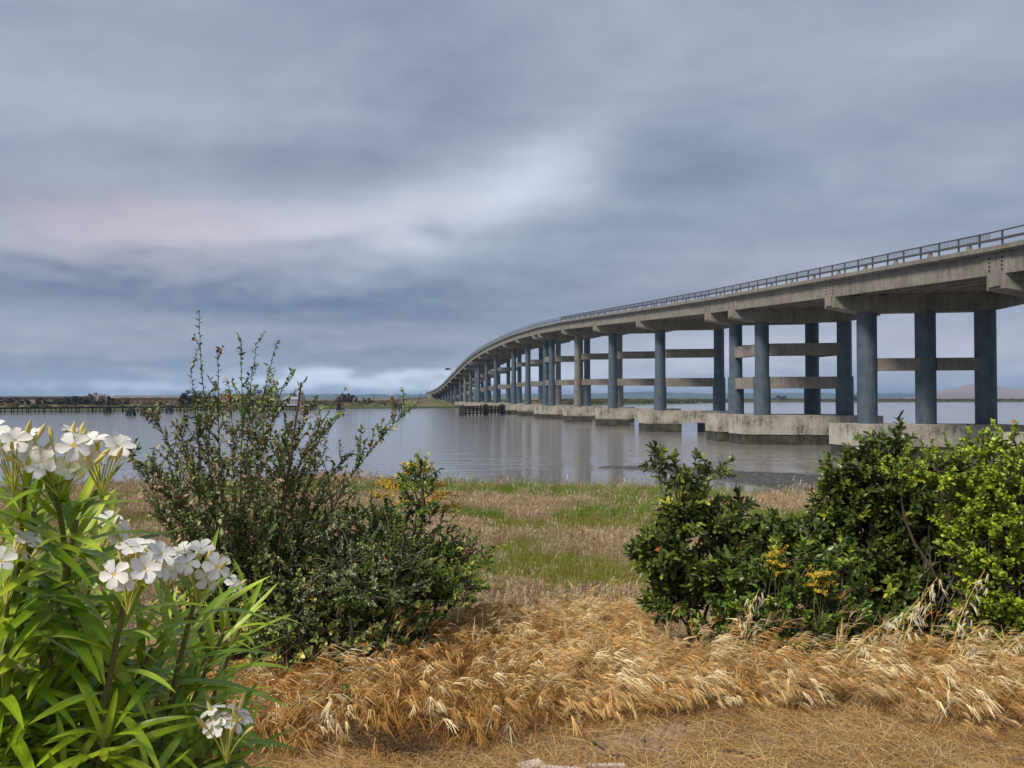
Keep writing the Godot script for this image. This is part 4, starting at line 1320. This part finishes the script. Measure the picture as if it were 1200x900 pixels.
# ------------------------------------------------------------------ grasses
func tuft(blades: int, h0: float, h1: float, w: float, spread: float, lean: Vector3, curl: float, heads: int, m: Material) -> ArrayMesh:
	var b := MB.new()
	for i in blades:
		var a := rr(0, TAU)
		var r := spread * sqrt(rng.randf())
		var base := Vector3(cos(a) * r, -0.02, sin(a) * r)
		var h := rr(h0, h1)
		var dir := (Vector3.UP + lean * rr(.5, 1.3) + Vector3(rr(-1, 1), 0, rr(-1, 1)) * .28).normalized()
		var side_dir := (lean + Vector3(rr(-.6, .6), 0, rr(-.6, .6)))
		var pts := [base]
		var p := base
		var n := 5
		for k in n:
			p += dir * (h / n)
			dir = (dir + (side_dir * .35 - Vector3.UP * .5) * curl * (k + 1) / n).normalized()
			pts.append(p)
		var sd := dir.cross(rvec()).normalized()
		b.blade(pts, w, sd)
		if i < heads:
			# drooping head of long awned spikelets
			var q: Vector3 = pts[n]
			for k in 9:
				var hd := (dir + rvec() * .34 + side_dir * .35 - Vector3.UP * .35).normalized()
				var st: Vector3 = q - (pts[n] - pts[n - 1]) * rng.randf() * .8
				var l := rr(.045, .10)
				b.blade([st, st + hd * l * .35, st + hd * l + Vector3.DOWN * .006], w * 1.7, hd.cross(rvec()).normalized())
	return b.mesh(m)

func build_grass():
	var dry := leaf_mat(1, 1, 1, 0.6, 0.5)
	var wind := Vector3(0.75, 0, 0.25)
	# --- golden grass on the bank
	var kinds := []
	for i in 5: kinds.append(tuft(17, .22, .52, .0018, .10, wind * rr(.5, 1.0), rr(.5, .95), 11, dry))
	var curly := []
	for i in 3: curly.append(tuft(26, .10, .30, .0017, .11, Vector3(rr(-.4, .5), 0, rr(-.4, .4)), 1.4, 8, dry))
	var straw := [Color(0.739, 0.485, 0.185), Color(0.832, 0.612, 0.300), Color(0.601, 0.347, 0.104), Color(0.920, 0.785, 0.485), Color(0.462, 0.254, 0.076), Color(.62, .48, .27)]
	var rust := [Color(0.426, 0.213, 0.050), Color(0.538, 0.291, 0.073), Color(0.302, 0.140, 0.039), Color(0.650, 0.403, 0.134)]
	var sets := [[], [], [], [], [], [], [], []]; var cset := [[], [], [], [], [], [], [], []]
	for i in 7200:
		var d := rr(3.35, 6.0)
		var x := rr(-2.9, 4.6) * maxf(d / 4.5, .8)
		var px := 600.0 + FOC * x / d
		# front edge of the standing grass, further back on the right where bare straw shows
		var front := table([[-200, 3.2], [250, 3.3], [420, 3.42], [560, 3.6], [640, 3.75], [780, 3.85], [900, 3.95], [1000, 3.9], [1100, 3.72], [1300, 3.5]], px) + nz2.get_noise_2d(x * 60, 3) * .18
		if d < front: continue
		var right := smoothstep(560, 760, px)
		var dens := smoothstep(front, front + .15, d)
		if d > 5.35: dens *= 0.35
		if px < 500 and d > 4.15 + smoothstep(420, 500, px) * .5: continue
		if px > 745 and d > 4.4 + nz2.get_noise_2d(x * 60, 8) * .15: continue
		if rng.randf() > dens: continue
		var s := rr(.7, 1.1)
		s *= lerpf(.55, 1.0, smoothstep(front, front + .3, d)) * lerpf(.95, .74, smoothstep(4.0, 4.5, d))
		var p := Vector3(x, ground(x, d), -d)
		var k := int(rr(0, 4.99))
		var cc: Color = straw[int(rr(0, 5.99))]
		if rng.randf() > right * .94 + .06 + .35 * smoothstep(4.2, 4.8, d):
			k = 5 + int(rr(0, 2.99))
			cc = rust[int(rr(0, 3.99))] if rng.randf() < .75 else straw[int(rr(0, 5.99))]
			s = rr(.7, 1.2)
		sets[k].append(Transform3D(Basis(Vector3.UP, (rr(-.9, .9) if i % 5 else rr(0, TAU)) if k < 5 else rr(0, TAU)).scaled(Vector3(s, s * rr(.85, 1.1), s)), p))
		cset[k].append(cc * rr(.85, 1.15))
	var lone := []
	for i in 5: lone.append(tuft(3, .22, .56, .0015, .12, wind * rr(-.2, .9), rr(.1, .6), 2, dry))
	var lxf := [[], [], [], [], []]; var lcol := [[], [], [], [], []]
	for i in 260:
		var px := rr(420, 1240)
		var d := rr(3.7, 5.3) if px < 745 else rr(3.75, 4.6)
		var x := (px - 600.0) / FOC * d
		lxf[i % 5].append(Transform3D(Basis(Vector3.UP, rr(-1.4, 1.4)).scaled(Vector3.ONE * rr(.5, 1.05)), Vector3(x, ground(x, d), -d)))
		lcol[i % 5].append(straw[int(rr(0, 5.99))])
	var g := node("dry_grass", Vector3.ZERO, "golden dry grass combed over by wind along the bank top", "grass")
	g.set_meta("kind", "stuff")
	for k in 5: scatter("grass_stems", lone[k], lxf[k], lcol[k], g)
	for k in 8:
		scatter("grass_tufts", kinds[k] if k < 5 else curly[k - 5], sets[k], cset[k], g)
	# --- straw litter on the bare ground
	var st := MB.new()
	st.blade([Vector3(0, 0, 0), Vector3(.035, .006, .004), Vector3(.07, .008, -.002), Vector3(.11, .001, .006)], .0011, Vector3(0, .25, 1).normalized())
	st.blade([Vector3(.01, .004, .02), Vector3(.03, .012, .035), Vector3(.05, .002, .06)], .0009, Vector3(1, .3, 0).normalized())
	var sm := st.mesh(dry)
	var xs := []; var cs := []
	for i in 85000:
		var d := 2.9 + pow(rng.randf(), 1.2) * 3.0
		var x := rr(-.75, .8) * d
		if nz2.get_noise_2d(x * 30, d * 30) < -.28 and rng.randf() < .75: continue
		var s := rr(.35, 1.5)
		xs.append(Transform3D((Basis(Vector3.UP, rr(0, TAU)) * Basis(Vector3(1, 0, 0), rr(-.25, .25)) * Basis(Vector3(0, 0, 1), rr(-.1, .28))).scaled(Vector3.ONE * s), Vector3(x, ground(x, d) + rr(.001, .022), -d)))
		cs.append((straw[i % 6] if i % 3 else rust[i % 4]) * rr(.75, 1.15))
	var lit := scatter("straw_litter", sm, xs, cs, self)
	meta(lit, "trampled dry straw scattered over the bare ground", "straw", "", "stuff")
	# --- pebbles in the dirt
	var pb := MB.new()
	for i in 5:
		for j in 7:
			var th := PI * i / 4.0; var ph := TAU * j / 6.0
			var u := Vector3(sin(th) * cos(ph), cos(th) * .65, sin(th) * sin(ph))
			pb.vert(u * (1.0 + .25 * nz2.get_noise_3d(u.x * 80, u.y * 80, u.z * 80)), u.normalized())
	for i in 4:
		for j in 6:
			var a := i * 7 + j
			pb.tri(a, a + 1, a + 8); pb.tri(a, a + 8, a + 7)
	var pxf := []; var pcol := []
	for i in 2600:
		var d := 2.9 + rng.randf() * 1.3
		var x := rr(-.7, .8) * d
		var s := .002 + .009 * pow(rng.randf(), 4.0)
		pxf.append(Transform3D(Basis(rvec(), rr(0, TAU)).scaled(Vector3.ONE * s), Vector3(x, ground(x, d) + s * .3, -d)))
		pcol.append([Color(.30, .24, .18), Color(.20, .15, .11), Color(.42, .37, .31), Color(.14, .10, .08)][i % 4])
	var po := scatter("gravel", pb.mesh(leaf_mat(1, 1, 1, .9, 0.0)), pxf, pcol, self)
	meta(po, "small tan and grey pebbles in the bare dirt", "gravel", "", "stuff")
	# --- marsh
	var marsh_mat := leaf_mat(1, 1, 1, 0.8, 0.3)
	var reed := []
	for i in 3: reed.append(tuft(16, .38, .78, .0048, .22, Vector3(rr(-.1, .35), 0, rr(-.2, .2)), .32, 5, marsh_mat))
	var green := []
	for i in 3: green.append(tuft(18, .30, .62, .0055, .2, Vector3(rr(-.1, .25), 0, rr(-.2, .2)), .2, 0, marsh_mat))
	var rs := [[], [], []]; var rc := [[], [], []]; var gs := [[], [], []]; var gc := [[], [], []]
	var reed_c := [Color(0.449, 0.321, 0.206), Color(0.549, 0.428, 0.283), Color(0.337, 0.208, 0.130), Color(0.648, 0.549, 0.377), Color(0.474, 0.314, 0.153)]
	var green_c := [Color(.13, .27, .018), Color(.20, .34, .028), Color(.28, .33, .035), Color(.10, .19, .016)]
	for i in 150000:
		var d := sqrt(lerpf(7.0 * 7.0, 60.0 * 60.0, rng.randf()))
		var x := rr(-.8, .8) * d
		var sh := shore(x)
		if d > sh - .4: continue
		var px := 600.0 + FOC * x / d
		
		var py := 466.3 + 5.8 * FOC / d
		# patches: green belts and mauve reed belts
		var v := nz.get_noise_2d(x * 3.2, d * 5.0) * .9 + nz2.get_noise_2d(x * 7.0, d * 9.0) * .55
		var belt := .2 + table([[18, .0], [21, -.25], [23, -.2], [24.5, .25], [26.5, .3], [28, -.35], [31, -.5], [33, .35], [36, .45], [39, .0], [42, -.05], [45, .4], [49, .6], [52, .35], [56, -.1]], d)
		var left := smoothstep(560, 480, px)
		var is_green := v + belt - left * .55 - smoothstep(800, 900, px) * .3 > 0.02
		if d > sh - 1.0 and rng.randf() < .6: is_green = false
		var k := i % 3
		var s := rr(.75, 1.2) if is_green else rr(.6, 1.0)
		if d > sh - 2.5: s *= 1.15 * (1.5 if rng.randf() < .12 else 1.0)
		if is_green and d < 37: s *= .75
		var xf := Transform3D(Basis(Vector3.UP, rr(-1, 1)).scaled(Vector3(s, s * rr(.8, 1.2), s)), Vector3(x, ground(x, d), -d))
		if is_green and rng.randf() < .92:
			var cc: Color = green_c[int(rr(0, 3.99))]
			if d < 37: cc = cc.lerp(Color(.32, .24, .03), rr(.1, .6))
			gs[k].append(xf); gc[k].append(cc * rr(.8, 1.25))
		else:
			rs[k].append(xf); rc[k].append(reed_c[int(rr(0, 4.99))] * rr(.8, 1.25))
	var go := node("marsh_grass", Vector3.ZERO, "fresh green cordgrass belts in the marsh below the bank", "grass")
	go.set_meta("kind", "stuff")
	var ro := node("marsh_reeds", Vector3.ZERO, "dry mauve brown reeds covering the marsh to the waterline", "reeds")
	ro.set_meta("kind", "stuff")
	for k in 3:
		scatter("grass_tufts", green[k], gs[k], gc[k], go)
		scatter("reed_tufts", reed[k], rs[k], rc[k], ro)

func build_oats():
	var m := mat(.66, .47, .14, .7)
	var sm := leaf_mat(.84, .78, .56, .6, .4, false)
	var sp := MB.new()
	for a in [-.25, .25]:
		sp.blade([Vector3.ZERO, Vector3(a * .010, -.014, .001), Vector3(a * .022, -.036, 0)], .0036, Vector3(cos(a), 0, sin(a)))
	var spm := sp.mesh(sm)
	for q in [[1046, 790, 1099, 676, 4.0, "tall yellow wild oat stalk with hanging pale spikelets, leaning over the twin stalk"], [1030, 795, 1078, 700, 4.05, "shorter wild oat stalk crossing behind the tallest one"], [1108, 795, 1154, 668, 4.0, "upright wild oat stalk before the bright green shrub"], [1118, 800, 1150, 735, 3.95, "short wild oat stalk at the foot of the upright one"], [960, 790, 1050, 722, 4.0, "wild oat stalk bent low toward the bright shrub"], [1150, 800, 1210, 735, 3.95, "wild oat stalk drooping under the bright green shrub"], [878, 790, 890, 690, 4.2, "thin single oat stalk before the small flowering shrub"]]:
		var a := at(q[0], q[1], q[4]); a.y = ground(a.x, -a.z) - .01
		var e := at(q[2], q[3], q[4] + .05)
		var o := node("wild_oat_stalk", a, q[5], "grass stalk", "wild oat stalks")
		var pts := bend(Vector3.ZERO, e - a, Vector3(-.05, .03, 0), 8)
		var b := MB.new()
		b.tube(pts, [.0034, .0034, .0032, .003, .0028, .0025, .0022, .0018, .0012], 5)
		part("stalk", b.mesh(m), o)
		for k in 26:
			var f := 4.0 + k * .153
			var i := mini(int(f), 7)
			var p: Vector3 = pts[i].lerp(pts[i + 1], f - i)
			var off := Vector3(rr(.0, .05) * (1 if k % 3 else -1), rr(-.03, .0), rr(-.03, .03))
			var tw := MB.new()
			tw.tube([p, p + off * .6 + Vector3.UP * .008, p + off], [.0006, .0005, .0004], 3, false)
			var s := part("spikelet", spm, o, Transform3D(Basis(Vector3.UP, rr(0, TAU)) * Basis(Vector3(0, 0, 1), rr(.1, .9)) * 1.25, p + off))
			var tm := part("pedicel", tw.mesh(m), s)
			tm.transform = s.transform.affine_inverse()

# ------------------------------------------------------------------ small things
func build_small():
	# scrap boards lying on the dirt
	for q in [[622, 893, 3.36, .115, .03, .35, "pale splintered board scrap lying on the dirt, topmost of the heap"], [650, 899, 3.30, .15, .035, -.2, "pale board scrap under the splintered one on dirt"], [668, 903, 3.27, .14, .03, .75, "narrow board scrap crossing the others on dirt"], [712, 894, 3.34, .17, .012, -.08, "thin white lath lying alone on the dirt"]]:
		var p := at(q[0], q[1], q[2]); p.y = ground(p.x, -p.z) + .018
		var b := MB.new()
		var hx: float = q[3] / 2.0; var hz: float = q[4]
		b.hexa([Vector3(-hx, 0, -hz), Vector3(hx * .85, 0, -hz * .9), Vector3(hx, 0, hz), Vector3(-hx * .9, 0, hz), Vector3(-hx * .98, .011, -hz * .93), Vector3(hx * .82, .011, -hz * .85), Vector3(hx * .97, .011, hz * .93), Vector3(-hx * .88, .011, hz * .95)])
		var o := top("wood_scrap", b.mesh(M.plank), q[6], "wood scrap", "wood scraps on the dirt", "", Transform3D(Basis(Vector3.UP, q[5]) * Basis(Vector3(0, 0, 1), .05) * Basis(Vector3(1, 0, 0), .12), p))
	# dark twigs on the straw
	for q in [[845, 880, 885, 892, "dark bent twig lying on the straw beside the grass"], [690, 868, 715, 888, "thin dark twig curving toward the board scraps"], [705, 884, 740, 888, "short black twig lying near the white lath"]]:
		var a := on_level(q[0], q[1], BANK + .012); var e := on_level(q[2], q[3], BANK + .012)
		a.y = ground(a.x, -a.z) + .012; e.y = ground(e.x, -e.z) + .012
		var b := MB.new()
		b.tube(bend(Vector3.ZERO, e - a, Vector3(.01, .012, .01), 5), [.004, .0045, .004, .0035, .003, .002], 6)
		top("twig", b.mesh(M.tar_wood), q[4], "twig", "twigs on the straw", "", Transform3D(Basis(), a))
	# stones
	for q in [[792, 897, .045, "rounded tan stone half buried in straw"], [1196, 886, .05, "grey angular stone at the grass edge"], [352, 893, .014, "small white pebble below the oleander"]]:
		var p := on_level(q[0], q[1], BANK)
		p.y = ground(p.x, -p.z)
		var b := MB.new()
		for i in 9:
			for j in 14:
				var th := PI * i / 8.0; var ph := TAU * j / 13.0
				var u := Vector3(sin(th) * cos(ph), cos(th) * .6, sin(th) * sin(ph))
				var r: float = q[2] * (1.0 + .22 * nz2.get_noise_3d(u.x * 90 + q[0], u.y * 90, u.z * 90))
				b.vert(u * r, u.normalized())
		for i in 8:
			for j in 13:
				var a := i * 14 + j
				b.tri(a, a + 1, a + 15); b.tri(a, a + 15, a + 14)
		top("stone", b.mesh(M.dirt if q[0] == 792 else (M.mud if q[0] > 1000 else M.pale_concrete)), q[3], "stone", "", "", Transform3D(Basis(Vector3.UP, 1.0), p))
	# old timbers on the far left waterline
	var i := 0
	for q in [[84, 578, 168, 573, .26, "thick dark driftwood timber lowest in the heap at the waterline"], [92, 571, 176, 567, .2, "flat weathered timber lying on top of the driftwood heap"], [110, 574, 150, 569, .24, "short stump of timber wedged inside the driftwood heap"], [80, 573, 125, 570, .2, "split timber end sticking out of the driftwood heap"]]:
		var a := at(q[0], q[1], 49.0 + i * .3); var e := at(q[2], q[3], 50.0 + i * .3)
		var b := MB.new()
		var r: float = q[4]
		b.tube([Vector3.ZERO, (e - a) * .3 + Vector3(0, .05, 0), (e - a) * .7, e - a], [r, r * 1.15, r * 1.05, r * .8], 9)
		top("driftwood_timber", b.mesh(M.grey_wood), q[5], "timber", "driftwood timbers at the waterline", "", Transform3D(Basis(), a))
		i += 1
	# bramble sprout in the dead grass
	var foot := at(392, 850, 3.75); foot.y = ground(foot.x, -foot.z)
	var o := node("bramble_sprout", foot, "small green bramble sprout growing out of the dead grass", "plant")
	var lm := leaf_mesh(.045, .015, .3, .4, 5, leaf_mat(1, 1, 1, .5, .3), 1)
	for s in [[400, 785], [372, 815], [412, 800]]:
		var tip := at(s[0], s[1], 3.7) - foot
		var b := MB.new()
		var pts := bend(Vector3.ZERO, tip, Vector3(.02, 0, 0), 5)
		b.tube(pts, [.003, .003, .0025, .002, .002, .0015], 5)
		part("stem", b.mesh(M.bark), o)
		for k in 9:
			var p: Vector3 = pts[2 + k % 4] + rvec() * .012
			var l := part("leaf", lm, o, Transform3D(frame(rvec() + Vector3.UP * .3, Vector3.UP).scaled(Vector3.ONE * rr(.5, .95)), p))
			l.material_override = leaf_cache([Color(.05, .13, .03), Color(.09, .18, .04)][k % 2])
	# dark dead weed
	foot = at(465, 885, 3.42); foot.y = ground(foot.x, -foot.z)
	o = node("dead_weed", foot, "dark brown withered weed clump at the edge of bare ground", "plant")
	var wm := mat(.10, .055, .03, .9)
	for k in 46:
		var b := MB.new()
		var tip := Vector3(rr(-.24, .26), rr(.03, .14), rr(-.12, .14))
		var pts := bend(Vector3(rr(-.1, .1), 0, rr(-.08, .08)), tip, Vector3(0, .03, 0), 4)
		b.tube(pts, [.0018, .0016, .0014, .0012, .001], 4, false)
		for j in 40:
			var p: Vector3 = pts[1 + j % 4] + rvec() * .024
			var x := rvec() * rr(.003, .008); var y := rvec() * rr(.003, .007)
			var q := b.vert(p - x, Vector3.UP); b.vert(p + y, Vector3.UP); b.vert(p + x, Vector3.UP)
			b.tri(q, q + 1, q + 2)
		part("stalk", b.mesh(wm), o)

# ------------------------------------------------------------------ water
func wave_normals(w: int, h: int, strength: float, calm: PackedByteArray) -> ImageTexture:
	var a := noise_bytes(51, 0.02, 3, w, h, w / 4, h)      # crests long across the view
	var c := noise_bytes(52, 0.05, 3, w, h, w / 2, h)
	var e := noise_bytes(53, 0.008, 2, w, h)
	var still := calm.is_empty()
	var hb := PackedByteArray()
	hb.resize(w * h)
	for i in w * h:
		var k := 1.0 if still else calm[i] / 255.0
		hb[i] = int(127.5 + k * ((a[i] - 127.5) * .42 + (c[i] - 127.5) * .25 + (e[i] - 127.5) * .3))
	var im := Image.create_from_data(w, h, false, Image.FORMAT_L8, hb)
	im.convert(Image.FORMAT_RGBA8)
	im.bump_map_to_normal_map(strength)
	return ImageTexture.create_from_image(im)

func water_mat(tex: Texture2D, sc: float) -> StandardMaterial3D:
	var m := StandardMaterial3D.new()
	m.albedo_color = lin(.25, .245, .235)
	m.roughness = 0.10
	m.metallic_specular = 0.7
	m.normal_enabled = true
	m.normal_texture = tex
	m.normal_scale = sc
	return m

func build_water():
	var open := water_mat(wave_normals(1024, 1024, 2.6, PackedByteArray()), 1.0)
	open.uv1_scale = Vector3(1.0 / 22.0, 1.0 / 15.0, 1)
	# open river beyond the near strip
	var b := MB.new()
	var D0 := 92.0
	b.quad(Vector3(-9000, 0, -D0), Vector3(9000, 0, -D0), Vector3(9000, 0, -11000), Vector3(-9000, 0, -11000), Vector3.UP, [Vector2(-9000, D0), Vector2(9000, D0), Vector2(9000, 11000), Vector2(-9000, 11000)])
	for s in [-1.0, 1.0]:
		b.quad(Vector3(s * 70, 0, -30), Vector3(s * 9000, 0, -30), Vector3(s * 9000, 0, -D0), Vector3(s * 70, 0, -D0), Vector3.UP, [Vector2(s * 70, 30), Vector2(s * 9000, 30), Vector2(s * 9000, D0), Vector2(s * 70, D0)])
	top("water", b.mesh(open), "grey rippled tidal river reaching to the opposite bank", "water", "", "structure")
	# near strip: calm along the shore
	var cb := PackedByteArray()
	for j in 128:
		for i in 256:
			var x := (i / 255.0 - .5) * 140.0
			var d := 40.0 + j / 127.0 * (D0 - 40.0)
			var off := d - shore(x) + nz.get_noise_2d(x * 3.0, d * 8.0) * 5.0
			cb.append(int(lerpf(.05, 1.0, smoothstep(10.0, 26.0, off)) * 255.0))
	var ci := Image.create_from_data(256, 128, false, Image.FORMAT_L8, cb)
	ci.resize(2048, 1024, Image.INTERPOLATE_CUBIC)
	var near := water_mat(wave_normals(2048, 1024, 2.9, ci.get_data()), 1.0)
	b = MB.new()
	b.quad(Vector3(-70, 0, -40), Vector3(70, 0, -40), Vector3(70, 0, -D0), Vector3(-70, 0, -D0), Vector3.UP, [Vector2(0, 0), Vector2(1, 0), Vector2(1, 1), Vector2(0, 1)])
	top("water", b.mesh(near), "calm shallow water along the near marsh", "water", "", "structure")

# ------------------------------------------------------------------ all
func _ready():
	rng.seed = 4711
	nz.seed = 5; nz.frequency = 0.02; nz.fractal_octaves = 3
	nz2.seed = 9; nz2.frequency = 0.02; nz2.fractal_octaves = 4
	# camera
	var cam := Camera3D.new()
	cam.name = "camera"
	cam.fov = 2.0 * rad_to_deg(atan(450.0 / FOC))
	cam.near = 0.05
	cam.far = 20000.0
	cam.position = EYE
	cam.rotation.x = PITCH
	add_child(cam)
	cam.current = true
	# sky, air, exposure
	var env := Environment.new()
	env.background_mode = Environment.BG_SKY
	var sky := Sky.new()
	sky.sky_material = make_sky()
	env.sky = sky
	env.background_energy_multiplier = 0.515
	env.tonemap_mode = Environment.TONE_MAPPER_LINEAR
	env.tonemap_exposure = 2.3
	env.sdfgi_enabled = true
	env.ssao_enabled = true
	env.ssil_enabled = true
	env.fog_enabled = true
	env.fog_density = 0.00008
	env.fog_light_color = Color(0.62, 0.80, 1.0)
	var we := WorldEnvironment.new()
	we.name = "world_environment"
	we.environment = env
	add_child(we)
	# soft light through the clouds, from the upper left behind the camera
	var sun := DirectionalLight3D.new()
	sun.name = "sun"
	sun.light_energy = 0.5
	sun.light_angular_distance = 14.0
	sun.light_color = Color(1.0, 0.955, 0.90)
	sun.shadow_enabled = true
	add_child(sun)
	sun.look_at_from_position(Vector3(-0.55, 0.85, 0.45), Vector3.ZERO)
	make_materials()
	# structure
	var bank := sheet(steps(-40, 40, 200), steps(-20, 2, 12) + steps(2.1, 16, 110), ground, M.dirt)
	top("ground", bank, "bare straw coloured dirt of the bank top", "ground", "", "structure")
	var marsh := sheet(steps(-110, 110, 200), steps(16, 74, 90), ground, M.peat)
	top("marsh_ground", marsh, "low marsh ground between bank and river", "ground", "", "structure")
	var mud_line := [[10.5, 74.0], [14, 72.5], [19, 69], [24, 66], [30, 62.5], [40, 60]]
	var mud := sheet(steps(6, 42, 150), steps(42, 78, 140), func(x, d):
		var top_d := table(mud_line, x)
		var low_d := table([[10.5, 70.8], [14, 65.5], [17, 60], [20, 53], [24, 48], [40, 46]], x)
		var inside := minf(top_d - d, d - low_d) * .22
		if x < 9.6: inside -= (9.6 - x) * .2
		return clampf(inside, -.4, .13) + nz.get_noise_2d(x * 20, d * 14) * .11 + nz2.get_noise_2d(x * 90, d * 90) * .06, M.mud)
	top("mudflat", mud, "dark gravelly mud spit left bare by the tide", "mud", "", "structure")
	build_water()
	build_far_shore()
	build_bridge()
	print("structure done ", Time.get_ticks_msec())
	build_far_things()
	print("far done ", Time.get_ticks_msec())
	build_shrubs()
	print("shrubs done ", Time.get_ticks_msec())
	build_oleander()
	build_grass()
	build_oats()
	build_small()
	print("all done ", Time.get_ticks_msec())
